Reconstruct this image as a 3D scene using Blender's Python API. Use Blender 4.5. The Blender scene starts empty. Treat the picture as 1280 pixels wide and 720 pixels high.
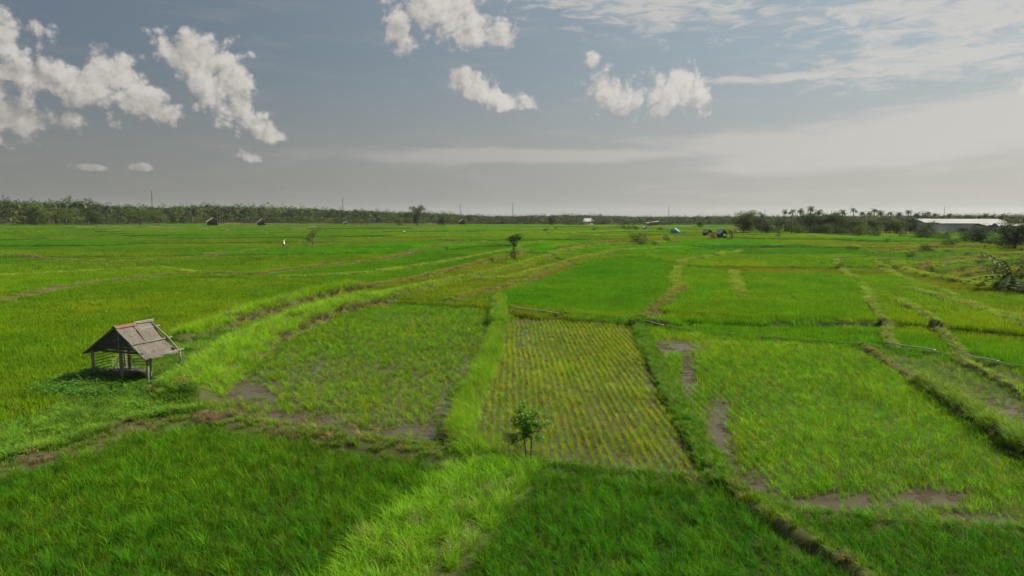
import bpy, math, random
import numpy as np
from math import radians as R, sin, cos, pi, tan, atan2, sqrt, hypot

C = bpy.context.scene.collection
scn = bpy.context.scene

# ------------------------------------------------------------------ camera
H = 7.5                     # camera height over the paddies
F = 853.0                   # focal length in photo pixels (1280 wide)
TH = R(6.02)                # tilt below the horizon
cam_d = bpy.data.cameras.new('camera')
cam_d.sensor_width = 36.0
cam_d.lens = 36.0 * F / 1280.0
cam_d.clip_start = 0.1
cam_d.clip_end = 20000
cam = bpy.data.objects.new('camera', cam_d)
C.objects.link(cam)
cam.location = (0, 0, H)
cam.rotation_euler = (pi/2 - TH, 0, 0)
scn.camera = cam

# ------------------------------------------------------------------ exposure
scn.view_settings.view_transform = 'Standard'
scn.view_settings.look = 'None'
scn.view_settings.exposure = 0.75
scn.view_settings.gamma = 1.0
scn.view_settings.use_curve_mapping = False
scn.render.engine = 'CYCLES'
scn.cycles.max_bounces = 5
scn.cycles.diffuse_bounces = 2
scn.cycles.glossy_bounces = 2
scn.cycles.transmission_bounces = 3
scn.cycles.volume_bounces = 0
scn.cycles.transparent_max_bounces = 4

# ------------------------------------------------------------------ sun
SUN_EL, SUN_AZ = R(44), R(78)          # azimuth from +Y towards +X
sd = (cos(SUN_EL)*sin(SUN_AZ), cos(SUN_EL)*cos(SUN_AZ), sin(SUN_EL))
sl = bpy.data.lights.new('sun', 'SUN')
sl.energy = 5.0
sl.angle = R(0.6)
sl.color = (1.0, 0.92, 0.74)
so = bpy.data.objects.new('sun', sl)
C.objects.link(so)
so.rotation_euler = (pi/2 - SUN_EL, 0, pi - SUN_AZ)

# pixel -> view direction
def pdir(px, py):
    a, b = (px-640)/F, (360-py)/F
    return (a, cos(TH)+b*sin(TH), -sin(TH)+b*cos(TH))
def azel(px, py):
    x, y, z = pdir(px, py)
    return atan2(x, y), atan2(z, hypot(x, y))
def G(px, py, z=0.0):
    d = pdir(px, py)
    t = (z-H)/d[2]
    return (d[0]*t, d[1]*t)

# ------------------------------------------------------------------ sky
class NT:
    def __init__(s, tree): s.t = tree; s.n = tree.nodes; s.l = tree.links
    def new(s, typ, **kw):
        n = s.n.new(typ)
        for k, v in kw.items(): setattr(n, k, v)
        return n
    def link(s, a, b): s.l.new(a, b)
    def put(s, sock, v):
        if hasattr(v, 'is_output'): s.l.new(v, sock)
        else: sock.default_value = v
    def math(s, op, a, b=None, c=None, clamp=False):
        n = s.n.new('ShaderNodeMath'); n.operation = op; n.use_clamp = clamp
        s.put(n.inputs[0], a)
        if b is not None: s.put(n.inputs[1], b)
        if c is not None: s.put(n.inputs[2], c)
        return n.outputs[0]
    def vmath(s, op, a, b=None):
        n = s.n.new('ShaderNodeVectorMath'); n.operation = op
        s.put(n.inputs[0], a)
        if b is not None: s.put(n.inputs[1], b)
        return n.outputs['Value'] if op in ('LENGTH', 'DOT_PRODUCT') else n.outputs[0]
    def sstep(s, v, lo, hi, to0=0.0, to1=1.0):
        n = s.n.new('ShaderNodeMapRange'); n.interpolation_type = 'SMOOTHSTEP'
        s.put(n.inputs[0], v); n.inputs[1].default_value = lo; n.inputs[2].default_value = hi
        n.inputs[3].default_value = to0; n.inputs[4].default_value = to1
        return n.outputs[0]
    def mix(s, f, a, b, mode='MIX'):
        n = s.n.new('ShaderNodeMix'); n.data_type = 'RGBA'; n.blend_type = mode
        s.put(n.inputs['Factor'], f)
        s.put([i for i in n.inputs if i.name == 'A' and i.type == 'RGBA'][0], a)
        s.put([i for i in n.inputs if i.name == 'B' and i.type == 'RGBA'][0], b)
        return [o for o in n.outputs if o.type == 'RGBA'][0]
    def noise(s, vec, scale, detail=4, rough=0.5, dist=0.0, dim='3D'):
        n = s.n.new('ShaderNodeTexNoise'); n.noise_dimensions = dim
        if vec is not None: s.put(n.inputs['Vector'], vec)
        n.inputs['Scale'].default_value = scale; n.inputs['Detail'].default_value = detail
        n.inputs['Roughness'].default_value = rough; n.inputs['Distortion'].default_value = dist
        return n
    def comb(s, x, y, z=0.0):
        n = s.n.new('ShaderNodeCombineXYZ')
        s.put(n.inputs[0], x); s.put(n.inputs[1], y); s.put(n.inputs[2], z)
        return n.outputs[0]

w = bpy.data.worlds.new('World'); scn.world = w; w.use_nodes = True
wt = NT(w.node_tree); w.node_tree.nodes.clear()
SK = 0.1
tc = wt.new('ShaderNodeTexCoord')
sx = wt.new('ShaderNodeSeparateXYZ'); wt.link(tc.outputs['Generated'], sx.inputs[0])
az = wt.math('ARCTAN2', sx.outputs[0], sx.outputs[1])
hl = wt.math('SQRT', wt.math('ADD', wt.math('MULTIPLY', sx.outputs[0], sx.outputs[0]), wt.math('MULTIPLY', sx.outputs[1], sx.outputs[1])))
el = wt.math('ARCTAN2', sx.outputs[2], hl)
P = wt.comb(az, el)
sky = wt.new('ShaderNodeTexSky', sky_type='NISHITA')
sky.sun_disc = False; sky.sun_elevation = SUN_EL; sky.sun_rotation = SUN_AZ
sky.air_density = 1.3; sky.dust_density = 3.0; sky.ozone_density = 1.5; sky.altitude = 10
def col(r, g, b, k=.61/SK): return (r*k, g*k, b*k, 1)
# the real sky is hazier than the model: an air layer brighter towards the sun, greyer low down
side = wt.sstep(az, -0.75, 0.75)
hi = wt.mix(side, col(.105,.138,.180), col(.33,.40,.44))
lo = wt.mix(side, col(.172,.180,.176), col(.445,.440,.420))
air = wt.mix(wt.sstep(el, 0.02, 0.24), lo, hi)
base = wt.mix(0.90, sky.outputs[0], air)
# billowing cumulus field: a union of soft lobes eaten by fractal noise
LOBES = [(-5,52,44,26,0.2),(30,90,50,14,0.1),(105,104,50,24,0.1),(138,92,34,20,0),(170,130,40,20,0.1),(195,140,18,9,0),
 (225,72,30,26,0.1),(258,78,42,28,0.1),(275,108,40,24,0),(300,132,26,20,0),(312,152,24,14,0.2),(335,168,22,8,0.1),
 (18,146,30,16,0.15),(82,149,20,12,0),(545,8,62,36,0.1),(592,36,44,22,0.1),(625,46,18,12,0),(500,38,18,26,0),
 (578,100,22,13,0),(605,113,26,14,0.1),(632,126,24,11,0.1),(656,131,14,8,-0.2),(762,112,32,20,0),(790,122,30,20,0),(820,120,24,21,0),(852,104,22,19,0),
 (868,122,20,19,0),(110,209,15,4,0),(312,195,15,6,0),(178,210,12,4,0),(740,74,9,8,0),
 (-120,120,80,40,0.2),(1500,60,120,40,0)]
def field(pt, lobes=LOBES):
    acc = None
    for (px, py, rx, ry, rot) in lobes:
        a, e = azel(px, py)
        m = wt.new('ShaderNodeMapping'); m.vector_type = 'TEXTURE'
        wt.link(pt, m.inputs['Vector'])
        m.inputs['Location'].default_value = (a, e, 0)
        m.inputs['Rotation'].default_value = (0, 0, -rot)
        m.inputs['Scale'].default_value = (rx/F*1.36, ry/F*1.46, 1)
        ln = wt.vmath('LENGTH', m.outputs[0])
        acc = ln if acc is None else wt.math('SMOOTH_MIN', acc, ln, 0.35)
    return wt.math('SUBTRACT', 1.0, acc)
def billow(pt):
    n1 = wt.noise(pt, 34, 6, 0.58, 0.0, '2D').outputs[0]
    nw = wt.noise(pt, 14, 2, 0.5, 0.0, '2D')
    wp = wt.vmath('ADD', pt, wt.vmath('MULTIPLY', nw.outputs['Color'], (.03, .03, 0)))
    v = wt.new('ShaderNodeTexVoronoi', feature='F1', voronoi_dimensions='2D'); wt.put(v.inputs['Vector'], wp)
    v.inputs['Scale'].default_value = 30; v.inputs['Detail'].default_value = 3.0; v.inputs['Roughness'].default_value = 0.6
    return wt.math('SUBTRACT', wt.math('MULTIPLY', wt.math('SUBTRACT', n1, 0.5), 0.95), wt.math('MULTIPLY', wt.math('SUBTRACT', v.outputs['Distance'], 0.5), 0.58))
f0 = field(P)
b0 = billow(P)
b1 = billow(wt.vmath('ADD', P, (0.008, 0.010, 0)))
dens = wt.math('ADD', f0, b0)
cm = wt.sstep(dens, -0.10, 0.36)
# lobes thin towards the sun at upper right are lit, deep parts and undersides greyer
# the undersides: the same clouds met a little lower
BIG = [(15,62,90,38,0.1),(130,108,80,34,0.1),(262,100,62,52,0.35),(560,22,92,46,0.1),(612,115,56,26,0.4),(815,116,72,32,0)]
f2 = field(wt.vmath('ADD', P, (-0.004, 0.006, 0)), BIG); f1 = field(wt.vmath('ADD', P, (0.012, 0.022, 0)), BIG)
slope = wt.math('ADD', wt.math('MULTIPLY', wt.math('SUBTRACT', f2, f1), 0.55), wt.math('MULTIPLY', wt.math('SUBTRACT', b0, b1), 0.55))
lit = wt.sstep(slope, -0.42, 0.42)
cshade = wt.mix(side, col(.30,.285,.265), col(.44,.43,.41))
clit = wt.mix(side, col(.62,.585,.54), col(.70,.67,.63))
ccol = wt.mix(lit, cshade, clit)
# thin high sheets: rippled band top right, smooth veil lower right
stretch = wt.vmath('MULTIPLY', P, (1.0, 4.2, 1.0))
rip = wt.noise(stretch, 22, 6, 0.68, 0.4, '2D').outputs[0]
def lobe(px, py, rx, ry, rot=0.0):
    a, e = azel(px, py)
    m = wt.new('ShaderNodeMapping'); m.vector_type = 'TEXTURE'; wt.link(P, m.inputs['Vector'])
    m.inputs['Location'].default_value = (a, e, 0); m.inputs['Rotation'].default_value = (0, 0, -rot)
    m.inputs['Scale'].default_value = (rx/F, ry/F, 1)
    return wt.math('SUBTRACT', 1.0, wt.vmath('LENGTH', m.outputs[0]))
s1 = lobe(800, -10, 200, 52, 0.12)
for a in ((1180,70,190,34,-0.03),(1230,20,190,40,0),(1000,95,160,9,0.02),(1110,12,110,24,0)): s1 = wt.math('MAXIMUM', s1, lobe(*a))
sheet = wt.sstep(wt.math('ADD', wt.math('MULTIPLY', s1, 1.0), wt.math('MULTIPLY', wt.math('SUBTRACT', rip, 0.5), 2.6)), 0.0, 0.9, 0, 0.85)
s2 = lobe(1180, 165, 330, 42, -0.10)
for a in ((960,180,170,20,0.02),(640,195,330,12,0),(1300,150,200,34,0)): s2 = wt.math('MAXIMUM', s2, lobe(*a))
rip2 = wt.noise(wt.vmath('MULTIPLY', P, (1.0, 7.0, 1.0)), 7, 5, 0.6, 0.0, '2D').outputs[0]
veil = wt.sstep(wt.math('ADD', s2, wt.math('MULTIPLY', wt.math('SUBTRACT', rip2, 0.5), 1.1)), -0.05, 0.6, 0, 0.8)
wisp = wt.sstep(rip2, 0.5, 0.75, 0, 0.16)
hcol = wt.mix(side, col(.30,.29,.275), col(.60,.575,.54))
c = wt.mix(wisp, base, hcol)
c = wt.mix(veil, c, hcol)
c = wt.mix(sheet, c, wt.mix(side, col(.45,.44,.43), col(.60,.585,.555)))
c = wt.mix(wt.math('MULTIPLY', cm, wt.sstep(el, 0.02, 0.10, 0.45, 0.96)), c, ccol)
bg = wt.new('ShaderNodeBackground'); bg.inputs[1].default_value = SK
wt.link(c, bg.inputs[0])
wo = wt.new('ShaderNodeOutputWorld'); wt.link(bg.outputs[0], wo.inputs[0])
w.cycles.sampling_method = 'MANUAL'; w.cycles.sample_map_resolution = 256

# ------------------------------------------------------------------ helpers
def tag(o, label=None, cat=None, group=None, kind=None):
    if label: o['label'] = label
    if cat: o['category'] = cat
    if group: o['group'] = group
    if kind: o['kind'] = kind
    return o
def empty(name, loc, rz=0.0):
    o = bpy.data.objects.new(name, None); C.objects.link(o)
    o.empty_display_size = 0.3
    o.location = loc; o.rotation_euler = (0, 0, rz)
    return o
def link_mesh(name, me, parent=None):
    o = bpy.data.objects.new(name, me); C.objects.link(o)
    if parent: o.parent = parent
    return o
class MB:
    def __init__(s): s.v = []; s.f = []
    def add(s, vs, fs):
        n = len(s.v); s.v += [tuple(map(float, p)) for p in vs]; s.f += [tuple(i+n for i in q) for q in fs]
    def box(s, c, d, rz=0.0, ry=0.0, rx=0.0):
        from mathutils import Euler, Vector
        e = Euler((rx, ry, rz)); vs = []
        for x in (-.5, .5):
            for y in (-.5, .5):
                for z in (-.5, .5):
                    p = Vector((x*d[0], y*d[1], z*d[2])); p.rotate(e); vs.append((p.x+c[0], p.y+c[1], p.z+c[2]))
        s.add(vs, [(0,1,3,2),(4,6,7,5),(0,4,5,1),(2,3,7,6),(0,2,6,4),(1,5,7,3)])
    def tube(s, pts, rad, n=7, cap=True):
        from mathutils import Vector
        pts = [Vector(p) for p in pts]; k = len(pts)
        if not hasattr(rad, '__len__'): rad = [rad]*k
        up = Vector((0.13, 0.31, 0.94)); vs = []
        for i, p in enumerate(pts):
            t = (pts[min(i+1, k-1)] - pts[max(i-1, 0)]).normalized()
            a = t.cross(up)
            if a.length < 1e-3: a = t.cross(Vector((1, 0, 0)))
            a.normalize(); b = t.cross(a)
            for j in range(n):
                q = p + a*cos(2*pi*j/n)*rad[i] + b*sin(2*pi*j/n)*rad[i]; vs.append(q)
        fs = [(i*n+j, i*n+(j+1) % n, (i+1)*n+(j+1) % n, (i+1)*n+j) for i in range(k-1) for j in range(n)]
        if cap: fs += [tuple(range(n))[::-1], tuple((k-1)*n+j for j in range(n))]
        s.add(vs, fs)
    def slab(s, quad, thick, nrm):
        a = [tuple(p) for p in quad]; b = [(p[0]-nrm[0]*thick, p[1]-nrm[1]*thick, p[2]-nrm[2]*thick) for p in quad]
        n = len(a)
        s.add(a+b, [tuple(range(n)), tuple(range(2*n-1, n-1, -1))] + [(i, i+n, (i+1) % n+n, (i+1) % n) for i in range(n)])
    def build(s, name, mat, parent=None, smooth=False):
        me = bpy.data.meshes.new(name); me.from_pydata(s.v, [], s.f)
        me.materials.append(mat)
        if smooth: me.polygons.foreach_set('use_smooth', [True]*len(me.polygons))
        me.update()
        return link_mesh(name, me, parent)
def copy_tree(o, parent=None):
    c = o.copy(); C.objects.link(c)
    if parent: c.parent = parent
    for ch in [x for x in bpy.data.objects if x.parent == o]: copy_tree(ch, c)
    return c

# value noise in numpy
def _h(ix, iy, s):
    n = (ix.astype(np.int64)*374761393 + iy.astype(np.int64)*668265263 + s*974634777) & 0xffffffff
    n = ((n ^ (n >> 13))*1274126177) & 0xffffffff
    n = (n ^ (n >> 16)) & 0xffff
    return n/65535.0
def vn(x, y, s=0):
    x = np.asarray(x, float); y = np.asarray(y, float)
    ix = np.floor(x); iy = np.floor(y); fx = x-ix; fy = y-iy
    fx = fx*fx*(3-2*fx); fy = fy*fy*(3-2*fy)
    a = _h(ix, iy, s); b = _h(ix+1, iy, s); c_ = _h(ix, iy+1, s); d = _h(ix+1, iy+1, s)
    return (a*(1-fx)+b*fx)*(1-fy) + (c_*(1-fx)+d*fx)*fy
def fbm(x, y, s=0, o=4):
    t = 0; a = 0.5; k = 0
    for i in range(o):
        t = t + a*vn(x*2**i, y*2**i, s+i*17); k += a; a *= 0.55
    return t/k
def sm(t): t = np.clip(t, 0, 1); return t*t*(3-2*t)

# ------------------------------------------------------------------ the plan of the paddies
# earth bunds, plus flat strips painted as plot-edge shade: traced points (photo pixels on the ground plane), width m, height m, grass height m, style
def gp(pts): return np.array([G(x, y) for x, y in pts])
BUNDS = [
 # pts, width, height, grass h, tint key, grass density
 ([(430,800),(505,700),(575,640),(628,584)], 2.35, 0.24, 0.55, 'yg', 1.25),
 ([(622,582),(660,583),(780,594),(905,607)], 0.38, 0.1, 0.26, 'g', 1.7),
 ([(905,607),(985,645),(1120,657),(1290,672),(1500,700)], 0.42, 0.12, 0.26, 'g', 1.7),
 ([(905,607),(945,640),(1000,675),(1075,720),(1160,785)], 0.34, 0.22, 0.28, 'yg2', 1.1),
 ([(795,405),(815,445),(838,495),(868,545),(905,607)], 0.7, 0.2, 0.3, 'g', 2.0),
 ([(627,380),(626,410),(617,445),(603,480),(588,515),(575,550),(606,580)], 0.8, 0.34, 0.62, 'long', 2.2),
 ([(484,378),(440,386),(400,397),(350,417),(305,440),(268,468),(235,500)], 2.6, 0.567, 0.69, 'lime', .9),
 ([(452,364),(420,370),(380,380),(330,397),(280,412),(228,430)], 1.3, 0.567, 0.713, 'lime', 1.0),
 ([(484,378),(560,381),(620,383),(640,390),(700,398),(800,406),(860,416)], 0.55, 0.16, 0.22, 'g', 1.7),
 ([(800,406),(860,416),(950,424),(1085,435),(1180,447),(1280,464),(1400,485)], 0.6, 0.16, 0.2, 'g', 1.5),
 ([(1080,435),(1112,458),(1148,482)], 0.55, 0.256, 0.162, 'dry', .4),
 ([(1148,482),(1175,498),(1205,520),(1240,543),(1290,575),(1400,640)], 0.75, 0.5, 0.45, 'bush', 2.0),
 ([(1188,448),(1232,470),(1285,498),(1400,550)], 0.5, 0.24, 0.243, 'pale', .6),
 ([(800,406),(814,397),(834,380),(851,366)], 1.1, 0.256, 0.297, 'dry', .6),
 ([(851,366),(843,352),(852,332),(870,329),(890,326),(927,317)], 0.6, 0.32, 0.4725, 'pale', .7),
 ([(804,399),(950,409),(1105,411)], 0.3, 0, 0.08, 'edge_shade', .3),
 ([(1042,327),(1060,349),(1080,367),(1094,392),(1108,413),(1116,437)], 0.6, 0.256, 0.243, 'pale', .6),
 ([(1108,413),(1180,419),(1280,431),(1400,446)], 0.35, 0, 0.08, 'edge_shade', .3),
 ([(1120,383),(1150,398),(1178,418),(1204,448)], 0.6, 0.256, 0.243, 'pale', .5),
 ([(560,382),(595,371),(640,360),(677,347),(735,324),(800,318)], 1, 0.288, 0.3375, 'dry', .6),
 ([(484,376),(500,372),(545,361),(595,350),(640,339),(695,322),(735,315),(850,308)], 1.5, 0.416, 0.54, 'pale', .8),
 ([(452,364),(515,352),(582,336),(615,327),(660,318)], 1.3, 0.32, 0.3375, 'dry', .6),
 ([(250,345),(320,347),(382,339),(480,327),(525,316),(565,311),(640,307)], 1.6, 0.32, 0.27, 'dry', .5),
 ([(0,380),(60,367),(120,358),(190,350),(250,345)], 1.3, 0.32, 0.135, 'dry', .35),
 ([(-300,410),(0,380)], 1.3, 0.32, 0.162, 'dry', .4),
 ([(-100,318),(0,322),(80,328),(150,331),(230,326),(320,317),(387,312),(445,307),(500,304)], 1.7, 0.32, 0.27, 'dry', .4),
 ([(250,310),(350,306),(430,304),(500,302),(640,305)], 1.8, 0.32, 0.27, 'dry', .35),
 ([(697,317),(737,313),(770,309),(830,306)], 2.2, 0.48, 0.54, 'dry', .7),
 ([(927,318),(960,321),(1042,325)], 0.8, 0, 0.1, 'edge_shade', .2),
 ([(870,337),(905,341),(1027,344),(1056,344)], 0.7, 0, 0.1, 'edge_shade', .2),
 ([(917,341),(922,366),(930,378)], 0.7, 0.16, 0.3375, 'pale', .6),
 ([(860,306),(982,303),(1080,306),(1180,307)], 1.8, 0, 0.1, 'edge_shade', .2),
 ([(860,314),(1000,312),(1060,313),(1120,316)], 1.2, 0, 0.2, 'edge_shade', .3),
 ([(590,353),(640,350),(700,333),(760,321),(850,315)], .8, .3, .35, 'pale', .9),
 ([(350,352),(400,350),(470,345),(540,334),(600,322),(690,305)], .9, .3, .35, 'pale', .8),
 ([(-60,352),(60,346),(200,338),(250,345)], .9, .25, .25, 'pale', .7),
 ([(420,300),(520,297),(650,300)], 1.5, .35, .3, 'pale', .7),
 ([(1080,312),(1180,309),(1290,309)], 1.2, .4, .4, 'dry', .8),
 ([(1120,319),(1200,317),(1290,319)], 1.1, .4, .4, 'pale', .9),
 ([(1170,336),(1215,331),(1290,328)], .9, .4, .4, 'pale', .9),
 ([(1205,357),(1240,351),(1290,348)], .9, .35, .4, 'pale', .9),
 ([(246,348),(280,350),(312,350)], .9, 0, .1, 'edge_shade', .2),
 ([(450,363),(478,365),(500,372)], .8, 0, .1, 'edge_shade', .2),
 ([(700,350),(760,351),(838,352)], .5, 0, .1, 'edge_shade', .4),
 ([(300,326),(400,329),(470,327)], 1.0, 0, .1, 'edge_shade', .3),
 ([(545,303),(600,306),(640,307)], 1.5, 0, 0.1, 'edge_shade', .2),
 ([(596,309),(640,312),(670,313)], 1, 0, 0.1, 'edge_shade', .2),
 ([(570,324),(600,323),(640,327)], 0.8, 0, 0.1, 'edge_shade', .2),
 ([(300,287),(400,289),(460,290)], 2.5, 0, 0.1, 'edge_shade', .2),
 ([(0,283),(120,284),(300,282)], 2.5, 0, 0.1, 'edge_shade', .2),
 ([(700,300),(790,302),(850,304)], 1.6, 0, 0.1, 'edge_shade', .2),
 ([(780,315),(860,319),(925,316)], 1, 0, 0.1, 'edge_shade', .3),
 ([(1045,328),(1085,327),(1132,322),(1180,316)], 1.1, 0.3, 0.2, 'g', .5),
 ([(1092,331),(1105,338),(1120,348),(1160,362),(1210,385),(1290,420)], 0.8, 0.224, 0.297, 'pale', .6),
 ([(1120,335),(1142,344),(1170,351),(1197,355),(1245,364),(1290,373)], 1, 0.352, 0.4725, 'pale', .9),
 ([(1097,332),(1130,329),(1160,325),(1215,320)], 1, 0.3, 0.3, 'g', .7),
 ([(1140,340),(1180,331),(1230,326),(1290,322)], 1, 0.48, 0.405, 'dry', .7),
 ([(1160,347),(1205,338),(1260,334),(1300,334)], 0.9, 0.3, 0.35, 'g', .7),
 ([(1190,352),(1230,346),(1290,343)], 0.9, 0.48, 0.4725, 'dry', .7),
 ([(1225,361),(1290,355)], 0.9, 0.3, 0.3, 'g', .7),
 ([(1090,320),(1150,315),(1230,313),(1290,316)], 1.5, 0.48, 0.6075, 'dry', .8),
 ([(1135,366),(1185,382),(1240,396),(1290,404)], 0.9, 0.192, 0.243, 'pale', .5),
 ([(560,291),(640,293),(730,297),(850,299)], 2.4, 0.4, 0.405, 'pale', .4),
 ([(620,284),(760,288),(900,294),(1000,296)], 3, 0.25, 0.3, 'g', .4),
 # the overgrown bank along the near left paddy
 ([(-250,680),(0,592),(60,575),(120,556),(185,534),(262,524),(325,540),(395,548),(470,562),(545,570),(606,580)], 1.5, 0.22, 0.26, 'weed', .9),
]
BP = []
for pts, wd, ht, gh, key, dn in BUNDS:
    g = gp(pts)
    # subdivide and wander a little, so no bund is ruler-straight
    out = [g[0]]
    for a, b in zip(g[:-1], g[1:]):
        L = np.linalg.norm(b-a); n = max(1, int(L/max(1.0, L/12)))
        for i in range(1, n+1):
            t = i/n; p = a+(b-a)*t
            k = 0.0 if i == n else min(.16, .02*L)
            out.append(p + k*(np.array([vn(p[0]*.7, p[1]*.7, 3), vn(p[0]*.7, p[1]*.7, 9)])-.5)*2)
    BP.append(np.array(out))
NB = len(BUNDS)

def bund_dist(x, y, only=None):
    """excess distance to the nearest bund edge, the index of it, and the raised height"""
    x = np.asarray(x, float).ravel(); y = np.asarray(y, float).ravel()
    best = np.full(x.shape, 1e9); idx = np.full(x.shape, -1); z = np.zeros(x.shape)
    for k, (pts, wd, ht, gh, key, dn) in enumerate(BUNDS):
        poly = BP[k]; r = wd/2+1.2
        bb = (x > poly[:,0].min()-r) & (x < poly[:,0].max()+r) & (y > poly[:,1].min()-r) & (y < poly[:,1].max()+r)
        ii = np.nonzero(bb)[0]
        if len(ii) == 0: continue
        xx = x[ii]; yy = y[ii]; dm = np.full(len(ii), 1e9)
        for a, b in zip(poly[:-1], poly[1:]):
            d = b-a; L2 = d.dot(d)
            if L2 < 1e-9: continue
            t = np.clip(((xx-a[0])*d[0]+(yy-a[1])*d[1])/L2, 0, 1)
            dm = np.minimum(dm, np.hypot(xx-a[0]-t*d[0], yy-a[1]-t*d[1]))
        wl = wd/2*(0.82+0.4*vn(xx*.9, yy*.9, 31+k))
        e = dm-wl
        m = e < best[ii]
        best[ii[m]] = e[m]; idx[ii[m]] = k
        zz = ht*sm(1-(dm/(wl+.22))**1.6)*(0.8+.4*vn(xx*.8, yy*.8, 5))
        z[ii] = np.maximum(z[ii], zz)
    return best, idx, z

FLD = {  # crop colour (albedo), density, crop height, spacing style, soil
 'near_left':  ([(-700,680),(-40,612),(0,601),(60,584),(115,565),(185,548),(262,536),(325,552),(395,560),(470,574),(540,584),(548,600),(466,680),(380,800),(-900,820)]),
 'near_mid':   ([(632,592),(660,592),(780,601),(900,616),(940,650),(995,690),(1060,725),(1140,790),(525,800),(585,722),(625,660)]),
 'near_right': ([(935,618),(985,652),(1120,664),(1290,679),(1500,708),(1500,800),(1210,800),(1085,716),(1010,672)]),
 'paddy_left': ([(268,492),(310,462),(352,432),(405,405),(450,391),(490,382),(560,385),(619,388),(617,415),(604,450),(588,480),(570,515),(556,548),(470,555),(395,541),(325,531),(268,517),(245,508)]),
 'paddy_mid':  ([(638,397),(700,403),(788,410),(808,450),(830,497),(858,547),(893,600),(780,588),(660,577),(606,570),(598,540),(610,500),(625,455),(636,420)]),
 'paddy_right':([(808,413),(860,420),(950,428),(1080,440),(1112,464),(1148,489),(1200,524),(1240,550),(1290,583),(1400,655),(1500,690),(1290,664),(1120,650),(990,638),(918,606),(880,545),(848,495),(824,445)]),
 'paddy_far_right':([(1095,441),(1183,452),(1232,474),(1285,502),(1400,555),(1400,628),(1290,566),(1245,536),(1208,512),(1175,490),(1150,476),(1115,453)]),
 'paddy_edge': ([(1200,455),(1280,470),(1400,490),(1400,540),(1285,492),(1235,467)]),
 'upper_mid':  ([(640,385),(600,378),(650,364),(690,350),(742,328),(800,324),(843,331),(837,350),(842,368),(815,388),(797,400),(700,393)]),
 'upper_strip':([(806,403),(950,414),(1100,414),(1108,433),(950,420),(862,411)]),
 'upper_right':([(855,370),(856,338),(900,344),(1030,347),(1056,350),(1076,370),(1100,407),(950,407),(820,396)]),
 'right_field':([(1062,348),(1085,350),(1130,352),(1210,388),(1400,470),(1400,440),(1180,415),(1112,409),(1086,368)]),
 'right_strip':([(1120,418),(1176,423),(1192,445),(1122,436)]),
 'right_edge': ([(1190,423),(1280,435),(1450,450),(1450,485),(1280,460),(1210,448)]),
 'olive':      ([(-500,470),(-200,410),(0,385),(60,372),(120,363),(190,355),(250,350),(320,352),(445,361),(400,370),(320,392),(228,424),(190,436),(110,470),(60,520),(-300,600)]),
 'weedy':      ([(-350,640),(60,520),(110,470),(200,432),(235,432),(330,402),(420,378),(450,374),(400,392),(300,436),(240,500),(262,524),(185,534),(120,556),(60,575),(0,592),(-250,680)]),
 'strip_a':    ([(255,342),(330,346),(382,341),(480,330),(525,320),(600,312),(650,310),(640,318),(582,333),(515,349),(452,360),(330,350)]),
}
FP = {k: gp(v) for k, v in FLD.items()}
def inside(poly, x, y):
    n = len(poly); c = np.zeros(x.shape, bool); j = n-1
    for i in range(n):
        xi, yi = poly[i]; xj, yj = poly[j]
        with np.errstate(divide='ignore', invalid='ignore'):
            c ^= ((yi > y) != (yj > y)) & (x < (xj-xi)*(y-yi)/(yj-yi+1e-12)+xi)
        j = i
    return c
FN = list(FP)
def which(x, y):
    r = np.full(x.shape, -1)
    for i, k in enumerate(FN):
        p = FP[k]
        bb = (x > p[:,0].min()) & (x < p[:,0].max()) & (y > p[:,1].min()) & (y < p[:,1].max())
        ii = np.nonzero(bb)[0]
        if len(ii): m = inside(p, x[ii], y[ii]); r[ii[m & (r[ii] < 0)]] = i
    return r
LEVEL = {'upper_mid': .24, 'upper_strip': .04, 'upper_right': .40, 'right_field': .40, 'right_strip': .04, 'right_edge': .04, 'strip_a': .22, 'olive': .10}
TINT = {'near_left':(.058,.172,.010),'near_mid':(.062,.190,.010),'near_right':(.062,.190,.010),
 'paddy_left':(.105,.245,.012),'paddy_mid':(.150,.265,.014),'paddy_right':(.125,.285,.010),'paddy_far_right':(.125,.26,.015),'paddy_edge':(.12,.25,.015),
 'upper_mid':(.078,.235,.008),'upper_strip':(.082,.24,.008),'upper_right':(.095,.25,.008),'right_field':(.12,.265,.012),'right_strip':(.085,.24,.010),'right_edge':(.085,.24,.010),
 'olive':(.108,.225,.012),'weedy':(.085,.20,.018),'strip_a':(.075,.215,.010)}
GT = np.array([TINT[k] for k in FN])*np.array([1.20, 1.10, .45])
def plot_cell(x, y):
    """far plots: a slightly turned, uneven grid"""
    a = 0.12; u = x*cos(a)+y*sin(a); v = -x*sin(a)+y*cos(a)
    u = u+16*(vn(u/70, v/90, 77)-.5)*2; v = v+12*(vn(u/60, v/60, 78)-.5)*2
    cw, cd = 46., 24.
    iv = np.floor(v/cd); uo = u+iv*17.3; iu = np.floor(uo/cw)
    fu = uo/cw-iu; fv = v/cd-iv
    e = np.minimum(np.minimum(fu, 1-fu)*cw, np.minimum(fv, 1-fv)*cd)
    return _h(iu, iv, 5), _h(iu, iv, 6), e
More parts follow.
